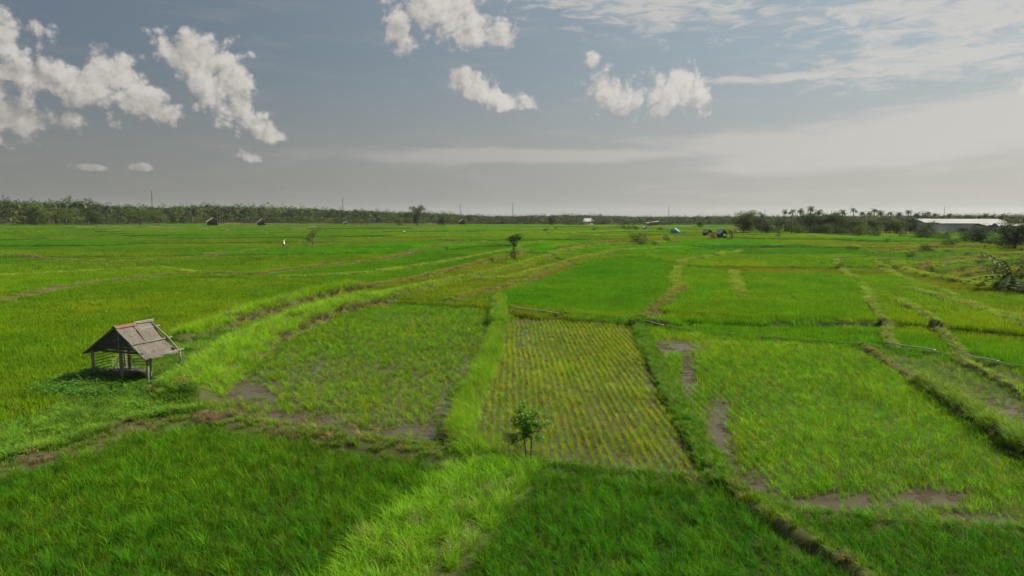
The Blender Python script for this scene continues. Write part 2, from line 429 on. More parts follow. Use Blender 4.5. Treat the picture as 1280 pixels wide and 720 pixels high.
def tint_at(x, y, f):
    r1, r2, e = plot_cell(x, y)
    g = np.stack([.078+.100*r1, .220+.085*r2, .004+.004*r1], 1)
    left = sm((-x-20)/60)[:, None]*sm((y-60)/60)[:, None]
    g = g*(1-left)+left*(g*.35+.65*np.array([.092,.215,.012]))
    m = f >= 0
    g[m] = GT[f[m]]
    n = fbm(x*.09, y*.09, 40, 4)
    n2 = fbm(x*.35, y*.35, 50, 3); n3 = fbm(x*1.3, y*1.3, 55, 2)
    k = ((n-.5)*1.0)[:, None]
    g = g*(1+k*np.array([1.0, .28, .2])) * (0.72+.35*n2+.25*n3)[:, None]
    return np.clip(g, .004, .6)
# bare mud and standing water: (px, py, rx, ry, strength)
MUD = {'paddy_left': [(303,490,44,15,1.2),(345,530,100,12,.9),(470,543,100,12,.8),(556,515,9,40,.9),(585,470,10,22,.7),(395,470,40,14,.4)],
 'paddy_mid': [(665,402,34,8,.7),(690,584,120,9,.45),(655,430,16,30,.35),(812,470,7,40,.5),(850,560,16,24,.45)],
 'paddy_right': [(840,436,40,9,1.3),(860,470,11,34,1.1),(898,548,19,48,1.15),(1045,632,95,11,1.2),(1165,624,52,12,1.4),(1230,652,80,9,.9),(990,427,150,4,.6),(940,610,36,24,1.1)],
 'paddy_far_right': [(1240,512,60,14,.7),(1130,447,30,5,.4)], 'paddy_edge': [(1250,470,50,10,.5)]}
def mud_amt(x, y, f):
    r = np.zeros(x.shape)
    ds = H*F/np.maximum(1e-3, 1)  # unused scale
    # project ground points back to traced coordinates for the mask
    yy = y*cos(TH)+H*sin(TH); zz = y*sin(TH)-H*cos(TH)
    qx = 640+F*x/np.maximum(yy, .1); qy = 360-F*zz/np.maximum(yy, .1)
    for k, bl in MUD.items():
        m = f == FN.index(k)
        if not m.any(): continue
        s = np.zeros(m.sum())
        for (cx, cy, rx, ry, st) in bl:
            d = np.hypot((qx[m]-cx)/rx, (qy[m]-cy)/ry)
            s = np.maximum(s, st*np.clip(1.35-d, 0, 1))
        r[m] = s + (fbm(x[m]*.6, y[m]*.6, 90, 4)-.5)*.7
    return r
def far_rise(x, y):
    d = np.hypot(x, y); a = np.arctan2(x, y)
    k = sm((-a+0.25)/0.8)
    return np.maximum(0, d-330)*0.0072*k*sm((1400-d)/500+.3) + (fbm(x*.004, y*.004, 12, 3)-.5)*np.clip((d-250)/400, 0, 1)*1.5
def terr(x, y, bz=None):
    x = np.asarray(x, float).ravel(); y = np.asarray(y, float).ravel()
    if bz is None: bz = bund_dist(x, y)[2]
    z = bz + (fbm(x*1.6, y*1.6, 21, 3)-.5)*.055
    f = which(x, y)
    wz = f == FN.index('weedy')
    z = z + wz*(fbm(x*.5, y*.5, 70, 3)-.35)*.35
    lv = np.array([LEVEL.get(k, 0.0) for k in FN]+[0.0])[f]
    gen = (f < 0) & (y > 45)
    if gen.any():
        r1, r2, e = plot_cell(x[gen], y[gen]); lv[gen] = .1+(.30+.65*sm((np.hypot(x[gen], y[gen])-90)/80))*r2
    z = z + lv
    return z + far_rise(x, y)
def tz(x, y): return float(terr([x], [y])[0])

# ------------------------------------------------------------------ materials
def principled(name):
    m = bpy.data.materials.new(name); m.use_nodes = True
    t = NT(m.node_tree); b = m.node_tree.nodes['Principled BSDF']
    return m, t, b
def leaf_mat(name, base=None, transl=0.35, rough=.6, var=.22, spec=.07):
    """foliage: colour from the scattered clump (or a fixed one), diffuse plus light passing through"""
    m = bpy.data.materials.new(name); m.use_nodes = True
    t = NT(m.node_tree); t.n.clear()
    geo = t.new('ShaderNodeNewGeometry')
    nz = t.noise(geo.outputs['Position'], 2.2 if base is None else .9, 3, .6)
    if base is None:
        at = t.new('ShaderNodeAttribute', attribute_type='INSTANCER', attribute_name='tint'); c0 = at.outputs['Color']
    else:
        oi = t.new('ShaderNodeObjectInfo')
        c0 = t.mix(oi.outputs['Random'], tuple(k*.8 for k in base)+(1,), (base[0]*1.35, base[1]*1.12, base[2], 1))
    br = t.new('ShaderNodeAttribute', attribute_type='GEOMETRY', attribute_name='shade')
    f = t.math('ADD', t.math('MULTIPLY', t.math('SUBTRACT', nz.outputs[0], .5), var*2), br.outputs['Fac'])
    c1 = t.mix(1.0, c0, t.comb(t.math('ADD', 1.0, t.math('MULTIPLY', f, 1.35)), t.math('ADD', 1.0, f), t.math('ADD', 1.0, f)), 'MULTIPLY')
    b = t.new('ShaderNodeBsdfPrincipled'); t.link(c1, b.inputs['Base Color'])
    b.inputs['Roughness'].default_value = rough; b.inputs['Specular IOR Level'].default_value = spec
    tr = t.new('ShaderNodeBsdfTranslucent')
    t.link(t.mix(1.0, c1, (1.15, 1.05, .6, 1), 'MULTIPLY'), tr.inputs[0])
    ms = t.new('ShaderNodeMixShader'); ms.inputs[0].default_value = transl
    t.link(b.outputs[0], ms.inputs[1]); t.link(tr.outputs[0], ms.inputs[2])
    o = t.new('ShaderNodeOutputMaterial'); t.link(ms.outputs[0], o.inputs[0])
    return m
M_RICE = leaf_mat('rice_leaf', None, .42, .55, .14)
M_GRASS = leaf_mat('bund_grass_leaf', None, .35, .5, .22)
M_WEED = leaf_mat('weed_leaf', None, .3, .45, .3)
M_TREE = leaf_mat('tree_leaf', (.062,.118,.018), .25, .6, .35)
M_TREE2 = leaf_mat('tree_leaf_light', (.105,.165,.04), .25, .5, .3)
M_DARK = leaf_mat('tree_leaf_dark', (.036,.078,.016), .2, .6, .35)
M_PALM = leaf_mat('palm_leaf', (.055,.105,.020), .25, .6, .25, .08)
M_YPALM = leaf_mat('palm_leaf_dry', (.17,.17,.045), .25, .5, .25)
M_BRUSH = leaf_mat('dry_brush_leaf', (.16,.10,.045), .2, .6, .3)
M_PALE = leaf_mat('pale_leaf', (.17,.22,.095), .25, .5, .3)

def wood_mat(name, c1, c2, scale=6, stretch=(1,1,8)):
    m, t, b = principled(name)
    tc = t.new('ShaderNodeTexCoord')
    v = t.vmath('MULTIPLY', tc.outputs['Object'], stretch)
    n = t.noise(v, scale, 6, .65, .4)
    n2 = t.noise(tc.outputs['Object'], 1.6, 4, .6)
    f = t.math('ADD', t.math('MULTIPLY', t.sstep(n.outputs[0], .3, .7), .65), t.math('MULTIPLY', t.sstep(n2.outputs[0], .35, .65), .35))
    t.link(t.mix(f, c1+(1,), c2+(1,)), b.inputs['Base Color'])
    b.inputs['Roughness'].default_value = .88
    bp = t.new('ShaderNodeBump'); bp.inputs['Strength'].default_value = .5; bp.inputs['Distance'].default_value = .01
    t.link(n.outputs[0], bp.inputs['Height']); t.link(bp.outputs[0], b.inputs['Normal'])
    return m
M_WOOD = wood_mat('weathered_wood', (.10,.09,.075), (.22,.20,.17), 6, (4,4,.6))
M_BARK = wood_mat('bark', (.07,.055,.04), (.17,.14,.105), 8, (3,3,1))
M_ROOF = wood_mat('weathered_roof_board', (.060,.053,.044), (.130,.116,.096), 3.5, (2,2,2))
M_THATCH = wood_mat('old_thatch', (.10,.08,.055), (.25,.20,.14), 5, (2,2,2))
M_PALETHATCH = wood_mat('pale_thatch', (.30,.27,.21), (.48,.43,.34), 5, (2,2,2))
M_TILE = wood_mat('clay_tile', (.13,.065,.045), (.20,.11,.075), 9, (1,1,1))
M_CHAR = wood_mat('dark_plank', (.035,.03,.028), (.09,.075,.065), 6, (3,3,.6))
def flat(name, c, rough=.6, metal=0.0, var=.2, scale=2.0):
    m, t, b = principled(name)
    tc = t.new('ShaderNodeTexCoord'); n = t.noise(tc.outputs['Object'], scale, 5, .6)
    t.link(t.mix(t.sstep(n.outputs[0], .3, .7), tuple(k*(1-var) for k in c)+(1,), tuple(min(1, k*(1+var)) for k in c)+(1,)), b.inputs['Base Color'])
    b.inputs['Roughness'].default_value = rough; b.inputs['Metallic'].default_value = metal
    return m
M_STEELROOF = flat('pale_metal_roof', (.30,.30,.30), .5, 0, .12, .12)
M_STEELWALL = flat('grey_metal_wall', (.42,.45,.48), .6, 0, .2, .1)
M_DARKWALL = flat('dark_opening', (.05,.055,.06), .8, 0, .3, .2)
M_WHITE = flat('white_paint', (.72,.71,.68), .6)
M_BLUE = flat('blue_tarp', (.06,.16,.34), .5)
M_PYLON = flat('galvanised_steel', (.17,.18,.19), .5)
M_PIPE = flat('pale_plastic_pipe', (.36,.36,.33), .35)
M_SKIN = flat('skin', (.16,.085,.05), .6)
M_SHIRT_Y = flat('yellow_cloth', (.80,.50,.08), .8)
M_CLOTH_W = flat('white_cloth', (.75,.73,.68), .8)
M_SARONG = flat('brown_cloth', (.10,.045,.03), .85)
M_CLOTH_B = flat('blue_cloth', (.10,.18,.27), .85)
M_HAIR = flat('hair', (.015,.012,.010), .6)
M_HAT = flat('straw', (.70,.62,.45), .8)

# ground: soil, stubble and crop green, with canopy and edge shade painted in
mg, t, b = principled('paddy_soil')
at = t.new('ShaderNodeAttribute', attribute_type='GEOMETRY', attribute_name='gcol')
geo = t.new('ShaderNodeNewGeometry')
n1 = t.noise(geo.outputs['Position'], 5.0, 8, .7); n2 = t.noise(geo.outputs['Position'], .6, 5, .6)
f = t.math('ADD', t.math('MULTIPLY', n1.outputs[0], .9), t.math('MULTIPLY', n2.outputs[0], .5))
t.link(t.mix(1.0, at.outputs['Color'], t.comb(t.math('ADD', .32, f), t.math('ADD', .32, f), t.math('ADD', .3, f)), 'MULTIPLY'), b.inputs['Base Color'])
b.inputs['Roughness'].default_value = .95; b.inputs['Specular IOR Level'].default_value = .05
bp = t.new('ShaderNodeBump'); bp.inputs['Strength'].default_value = .8; bp.inputs['Distance'].default_value = .05
t.link(n1.outputs[0], bp.inputs['Height']); t.link(bp.outputs[0], b.inputs['Normal'])
M_GROUND = mg
mw, t, b = principled('muddy_water')
geo = t.new('ShaderNodeNewGeometry')
n1 = t.noise(geo.outputs['Position'], 1.3, 5, .6)
t.link(t.mix(n1.outputs[0], (.050,.040,.024,1), (.085,.068,.045,1)), b.inputs['Base Color'])
b.inputs['Roughness'].default_value = .28; b.inputs['Specular IOR Level'].default_value = .3; b.inputs['IOR'].default_value = 1.33
bp = t.new('ShaderNodeBump'); bp.inputs['Strength'].default_value = .35; bp.inputs['Distance'].default_value = .01
n3 = t.noise(geo.outputs['Position'], 14, 3, .6); t.link(n3.outputs[0], bp.inputs['Height']); t.link(bp.outputs[0], b.inputs['Normal'])
M_WATER = mw

# ------------------------------------------------------------------ terrain sheet
def build_ground():
    radii = [0.0, 4.0, 8.0]
    r = 10.0
    while r < 7000: radii.append(r); r *= 1.0072 if r < 140 else (1.011 if r < 600 else 1.04)
    radii = np.array(radii)
    fa = np.linspace(-R(46), R(46), 860)
    ba = np.linspace(R(46), 2*pi-R(46), 70)[1:-1]
    ang = np.concatenate([fa, ba]); na = len(ang); nr = len(radii)
    A, Rr = np.meshgrid(ang, radii)
    x = (Rr*np.sin(A)).ravel(); y = (Rr*np.cos(A)).ravel()
    bd, bi, bz = bund_dist(x, y)
    z = terr(x, y, bz)
    f = which(x, y)
    tint = tint_at(x, y, f)
    d = np.hypot(x, y)
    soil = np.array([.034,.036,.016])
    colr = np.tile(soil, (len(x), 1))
    # dense crops: litter and stems; far away the crop with self-shade painted in
    under = tint*.24  # crop green darkened so the plot-edge steps look shaded
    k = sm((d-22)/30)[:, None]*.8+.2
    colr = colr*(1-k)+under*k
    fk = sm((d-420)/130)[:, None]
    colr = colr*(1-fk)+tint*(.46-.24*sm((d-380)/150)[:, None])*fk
    mud = np.array([.058,.047,.032])
    for nm in ('paddy_left', 'paddy_mid', 'paddy_right', 'paddy_far_right', 'paddy_edge'):
        m = f == FN.index(nm); colr[m] = mud
    m = f == FN.index('weedy'); colr[m] = np.array([.055,.070,.020])
    # bunds: grassy crown, bare earth flanks
    on = bd < .12
    keys = np.array([BUNDS[i][4] for i in range(NB)] + ['x'])
    kk = keys[bi]
    earth = np.array([.165,.120,.085]); gr = np.array([.09,.13,.03])
    colr[on & (kk == 'edge_shade')] = np.array([.022,.030,.010])  # dark strip paints the canopy wall's shade along plot edges
    dry = on & (kk == 'dry'); oth = on & (kk != 'dry') & (kk != 'edge_shade'); _o = on & (kk != 'dry')
    nn = fbm(x*.8, y*.8, 60, 3)[:, None]
    colr[dry] = (earth*(.1+.34*nn)+gr*.25)[dry]
    colr[oth] = earth*.13+gr*.36
    # distant bare plots along the tree line
    a = np.arctan2(x, y)
    brn = (d > 330) & (d < 560) & (fbm(x*.012, y*.03, 200, 3) > .56)
    colr[brn] = np.array([.12,.10,.06])
    faces = []
    i = np.arange(nr-1)[:, None]*na; j = np.arange(na)[None, :]; j2 = (j+1) % na
    q = np.stack([i+j, i+na+j, i+na+j2, i+j2], -1).reshape(-1, 4)   # angle grows clockwise
    me = bpy.data.meshes.new('ground')
    me.vertices.add(len(x)); me.vertices.foreach_set('co', np.stack([x, y, z], 1).astype(np.float32).ravel())
    me.loops.add(q.size); me.loops.foreach_set('vertex_index', q.ravel().astype(np.int32))
    me.polygons.add(len(q)); me.polygons.foreach_set('loop_start', (np.arange(len(q))*4).astype(np.int32))
    me.polygons.foreach_set('use_smooth', np.ones(len(q), bool))
    me.update(calc_edges=True)
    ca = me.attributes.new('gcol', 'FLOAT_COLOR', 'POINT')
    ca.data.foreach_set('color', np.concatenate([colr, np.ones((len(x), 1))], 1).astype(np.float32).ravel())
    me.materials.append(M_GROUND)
    me.validate()
    return tag(link_mesh('ground', me), kind='structure')
build_ground()

def water(nm):
    p = FP[nm]; c = p.mean(0)
    mb = MB(); q = c+(p-c)*1.0
    mb.add([(a, b, .004) for a, b in q], [tuple(range(len(q)))])
    tag(mb.build('water', M_WATER), kind='structure')
for nm in ('paddy_left', 'paddy_mid', 'paddy_right', 'paddy_far_right', 'paddy_edge'): water(nm)

# ------------------------------------------------------------------ grass clumps
def clump(rng, nb, h, spread, wdt, lean, seg=3, area=None, sv=.25):
    """a clump of bent blades; area: square patch size when it stands for a bit of sward"""
    V = []; Fc = []; S = []
    for i in range(nb):
        if area: bx, by = (rng.random()-.5)*area, (rng.random()-.5)*area
        else:
            a0 = rng.random()*2*pi; r0 = spread*sqrt(rng.random())*.35; bx, by = cos(a0)*r0, sin(a0)*r0
        az_ = rng.random()*2*pi; hh = h*(.6+.5*rng.random()); ln = lean*(.4+.9*rng.random())
        dx, dy = cos(az_), sin(az_); tw = az_+pi/2+(rng.random()-.5)*1.6
        wx, wy = cos(tw), sin(tw); w0 = wdt*(.7+.6*rng.random())
        n = len(V); s = (rng.random()-.5)*2*sv
        for k in range(seg+1):
            t = k/seg; out = ln*hh*(t**1.8); zz = hh*(t-.35*ln*t*t)
            ww = w0*(1-t)**.6*(.6+.8*t if t < .5 else 1)*.5
            if k == seg: V.append((bx+dx*out, by+dy*out, zz)); S.append(s+.1)
            else:
                V.append((bx+dx*out-wx*ww, by+dy*out-wy*ww, zz-.03*(k == 0))); V.append((bx+dx*out+wx*ww, by+dy*out+wy*ww, zz-.03*(k == 0)))
                S += [s, s]
        for k in range(seg-1): a = n+2*k; Fc.append((a, a+1, a+3, a+2))
        a = n+2*(seg-1); Fc.append((a, a+1, a+2))
    return V, Fc, S
def weed(rng, nl, h, r, size):
    V = []; Fc = []; S = []
    for i in range(nl):
        a = rng.random()*2*pi; rr = r*sqrt(rng.random()); x, y = cos(a)*rr, sin(a)*rr
        z = h*(1-(rr/r)**2*.6)*(.25+.75*rng.random()); s = size*(.6+.8*rng.random())
        n = len(V); b = rng.random()*2*pi; tl = (rng.random()-.3)*.9
        ux, uy = cos(b), sin(b); px_, py_ = -uy, ux
        V += [(x-ux*s, y-uy*s, z), (x+px_*s*.45, y+py_*s*.45, z+s*tl*.5), (x+ux*s, y+uy*s, z+s*tl), (x-px_*s*.45, y-py_*s*.45, z+s*tl*.5)]
        Fc.append((n, n+1, n+2, n+3)); S += [(rng.random()-.5)*.7]*4
    return V, Fc, S

_groups = {}
def gn_group(K):
    if K in _groups: return _groups[K]
    g = bpy.data.node_groups.new('scatter', 'GeometryNodeTree')
    g.interface.new_socket('Geometry', in_out='INPUT', socket_type='NodeSocketGeometry')
    g.interface.new_socket('Geometry', in_out='OUTPUT', socket_type='NodeSocketGeometry')
    N = g.nodes; L = g.links
    gi = N.new('NodeGroupInput'); go = N.new('NodeGroupOutput')
    def named(nm, typ):
        n = N.new('GeometryNodeInputNamedAttribute'); n.data_type = typ; n.inputs['Name'].default_value = nm; return n.outputs['Attribute']
    pid = named('pid', 'INT')
    def sep(k):
        c = N.new('FunctionNodeCompare'); c.data_type = 'INT'; c.operation = 'EQUAL'
        ins = [i for i in c.inputs if i.type == 'INT']
        L.new(pid, ins[0]); ins[1].default_value = k
        s = N.new('GeometryNodeSeparateGeometry'); s.domain = 'POINT'
        L.new(gi.outputs[0], s.inputs['Geometry']); L.new(c.outputs[0], s.inputs['Selection'])
        return s.outputs[0]
    j = N.new('GeometryNodeJoinGeometry')
    for k in range(K):
        ti = N.new('GeometryNodeGeometryToInstance'); L.new(sep(k), ti.inputs[0]); L.new(ti.outputs[0], j.inputs[0])
    io = N.new('GeometryNodeInstanceOnPoints')
    L.new(sep(-1), io.inputs['Points']); L.new(j.outputs[0], io.inputs['Instance'])
    io.inputs['Pick Instance'].default_value = True
    L.new(named('idx', 'INT'), io.inputs['Instance Index'])
    L.new(named('rot', 'FLOAT_VECTOR'), io.inputs['Rotation'])
    L.new(named('scl', 'FLOAT_VECTOR'), io.inputs['Scale'])
    L.new(io.outputs[0], go.inputs[0])
    _groups[K] = g
    return g
def scatter(name, protos, mats, pts, rz, scl, tint, label, cat, tilt=None, rng=None, idx=None):
    """one 'stuff' object: its mesh holds the clumps and the points they grow on"""
    n = len(pts)
    if n == 0: return None
    rng = rng or np.random.default_rng(5)
    V = [np.asarray(pts, float)]; fl = []; pid = [np.full(n, -1)]; mi = []; sh = [np.zeros(n)]
    off = n
    for k, (v, f, s, mk) in enumerate(protos):
        V.append(np.asarray(v, float)); pid.append(np.full(len(v), k)); sh.append(np.asarray(s))
        fl += [tuple(i+off for i in q) for q in f]; mi += (list(mk) if hasattr(mk, '__len__') else [mk]*len(f)); off += len(v)
    me = bpy.data.meshes.new(name); me.from_pydata(np.concatenate(V).tolist(), [], fl)
    tot = off
    a = me.attributes.new('pid', 'INT', 'POINT'); a.data.foreach_set('value', np.concatenate(pid).astype(np.int32))
    a = me.attributes.new('shade', 'FLOAT', 'POINT'); a.data.foreach_set('value', np.concatenate(sh).astype(np.float32))
    if idx is None: idx = rng.integers(0, len(protos), n)
    b = np.zeros(tot, np.int32); b[:n] = idx
    a = me.attributes.new('idx', 'INT', 'POINT'); a.data.foreach_set('value', b)
    rr = np.zeros((tot, 3), np.float32); rr[:n, 2] = rz
    if tilt is not None: rr[:n, :2] = tilt
    a = me.attributes.new('rot', 'FLOAT_VECTOR', 'POINT'); a.data.foreach_set('vector', rr.ravel())
    ss = np.ones((tot, 3), np.float32); ss[:n] = scl
    a = me.attributes.new('scl', 'FLOAT_VECTOR', 'POINT'); a.data.foreach_set('vector', ss.ravel())
    cc = np.ones((tot, 4), np.float32); cc[:n, :3] = tint
    a = me.attributes.new('tint', 'FLOAT_COLOR', 'POINT'); a.data.foreach_set('color', cc.ravel())
    for m in mats: me.materials.append(m)
    me.polygons.foreach_set('material_index', np.array(mi, np.int32))
    me.update()
    o = link_mesh(name, me)
    md = o.modifiers.new('scatter', 'NODES'); md.node_group = gn_group(len(protos))
    return tag(o, label, cat, kind='stuff')
prng = random.Random(11)
nr_ = np.random.default_rng(3)
def P4(fn, n=4): return [fn()+(0,) for _ in range(n)]
RICE_N = P4(lambda: clump(prng, prng.randint(28, 48), prng.uniform(.34, .48), .24, .0115, prng.uniform(.5, 1.0)), 9)
RICE_S = P4(lambda: clump(prng, prng.randint(16, 28), prng.uniform(.26, .34), .19, .010, .75))
RICE_M = P4(lambda: clump(prng, 44, .42, 0, .026, .45, 2, .75))
RICE_F = P4(lambda: clump(prng, 70, .46, 0, .055, .4, 2, 1.5))
GRASS_T = P4(lambda: clump(prng, 36, .60, .28, .012, prng.uniform(.6, 1.1)), 7)
GRASS_S = P4(lambda: clump(prng, 30, .28, .26, .013, .9))
GRASS_B = P4(lambda: clump(prng, 60, .34, 0, .035, .7, 2, .8))
WEEDS = P4(lambda: weed(prng, 42, .38, .36, .060))

def scl_of(n, lo, hi, zlo=None, zhi=None):
    a = nr_.uniform(lo, hi, n); z = a if zlo is None else nr_.uniform(zlo, zhi, n)
    return np.stack([a, a, z], 1)
def jtint(t, k=.12, hue=.08):
    n = len(t); m = 1+nr_.normal(0, k, (n, 1)); h = nr_.normal(0, hue, (n, 1))
    return np.clip(t*m*np.concatenate([1+h*1.8, 1+h*.1, np.ones((n, 1))], 1), .003, .7)

def rice(nm, dx, dy, protos, s0, s1, name, label, rot=0.0, skip=.0, jit=.25, maxd=1e9):
    p = FP[nm]
    ca, sa = cos(rot), sin(rot)
    lim = lambda a: (a.min(), a.max())
    u = p[:, 0]*ca+p[:, 1]*sa; v = -p[:, 0]*sa+p[:, 1]*ca
    U, W = np.meshgrid(np.arange(u.min(), u.max(), dx), np.arange(v.min(), v.max(), dy))
    U = U.ravel()+nr_.normal(0, dx*jit*.55, U.size)+.16*(vn(W.ravel()*.4, U.ravel()*0, 4)-.5); W = W.ravel()+nr_.normal(0, dy*jit, W.size)
    x = U*ca-W*sa; y = U*sa+W*ca
    # only what the photograph or a step aside could see
    vis = (y > 5) & (np.abs(x) < y*.86+6)
    x, y = x[vis], y[vis]
    m = inside(p, x, y); x, y = x[m], y[m]
    f = np.full(x.shape, FN.index(nm))
    bd, bi, bz = bund_dist(x, y)
    mu = mud_amt(x, y, f)
    keep = (bd > .10) & (nr_.random(len(x)) > np.clip(mu*.95-.10, 0, .90)) & (nr_.random(len(x)) > skip)
    x, y, bz, mu = x[keep], y[keep], bz[keep], mu[keep]
    t = jtint(tint_at(x, y, np.full(x.shape, FN.index(nm))), .2, .12)
    z = terr(x, y, bz)
    s = scl_of(len(x), s0, s1); s *= (1-.35*np.clip(mu, 0, 1))[:, None]*(.8+.4*fbm(x*.5, y*.5, 8, 3))[:, None]
    return scatter(name, protos, [M_RICE], np.stack([x, y, z], 1), nr_.uniform(0, 6.28, len(x)), s, t, label, 'rice', np.stack([nr_.normal(0, .06, len(x)), nr_.normal(-.05, .06, len(x))], 1), nr_)
rice('near_left', .22, .19, RICE_N, .6, 1.3, 'rice_crop', 'dense dark green rice in the nearest paddy at lower left', .35)
rice('near_mid', .24, .18, RICE_N, .6, 1.25, 'rice_crop', 'dense dark green rice at the bottom centre, right of the broad grassy bund', 0, .04)
rice('near_right', .24, .18, RICE_N, .6, 1.25, 'rice_crop', 'dark green rice in the bottom right corner in front of the mud strip', 0, .05)
rice('paddy_left', .23, .18, RICE_S, .8, 1.5, 'rice_crop', 'patchy young green rice standing in brown water right of the field shelter', .0, .20, .45)
rice('paddy_mid', .28, .15, RICE_S, .85, 1.35, 'rice_crop', 'yellow-green young rice in clear rows behind the small leafy tree', .0, .04, .16)
rice('paddy_right', .27, .15, RICE_S, .95, 1.6, 'rice_crop', 'bright lime young rice in the wide paddy with a bare mud patch', .0, .04, .20)
rice('paddy_far_right', .27, .22, RICE_S, .8, 1.3, 'rice_crop', 'thin young rice in the wedge beyond the shaggy dark bund at right', .0, .12)
rice('paddy_edge', .27, .22, RICE_S, .8, 1.3, 'rice_crop', 'thin young rice in the small plot at the right edge below the pipe', .0, .12)

# the sheet of standing rice beyond, in larger tufts with distance
def sward(name, d0, d1, rho, protos, s0, s1, label, amax=R(44), z0=.85, z1=1.15, exclude=()):
    n = int(rho*(d1*d1-d0*d0)*amax)
    d = np.sqrt(nr_.uniform(d0*d0, d1*d1, n)); a = nr_.uniform(-amax, amax, n)
    x, y = d*np.sin(a), d*np.cos(a)
    f = which(x, y)
    keep = np.ones(n, bool)
    for k in ('near_left', 'near_mid', 'near_right', 'paddy_left', 'paddy_mid', 'paddy_right', 'paddy_far_right', 'paddy_edge', 'weedy'): keep &= f != FN.index(k)
    bd, bi, bz = bund_dist(x, y)
    r1, r2, e = plot_cell(x, y)
    half = .26 if s1*protos_w[id(protos)] < 1.2 else .62
    keep &= bd > half*.75
    keep &= ~((f < 0) & (e < half+.25) & (d > 75))
    x, y, f, bz, d = x[keep], y[keep], f[keep], bz[keep], d[keep]
    t = jtint(tint_at(x, y, f), .08, .05)
    s = scl_of(len(x), s0, s1, z0, z1)
    f_ol = f == FN.index('olive')
    s[f_ol, 2] *= .85
    return scatter(name, protos, [M_RICE], np.stack([x, y, terr(x, y, bz)], 1), nr_.uniform(0, 6.28, len(x)), s, t, label, 'rice', None, nr_)
protos_w = {id(RICE_M): .75, id(RICE_F): 1.5, id(GRASS_B): .8}
sward('rice_field', 24, 58, 7.0, RICE_M, .8, 1.1, 'thick bright rice filling the terraces just beyond the young paddies')
sward('rice_field', 58, 105, 4.2, RICE_M, 1.0, 1.35, 'thick green rice across the middle distance around the slender dark tree')
sward('rice_field', 105, 230, 1.15, RICE_F, .9, 1.2, 'sheet of green rice from the walking person out to the blue-roofed hut')
sward('rice_field', 230, 520, .40, RICE_F, 1.2, 1.8, 'farthest green rice running up to the line of trees', R(42))

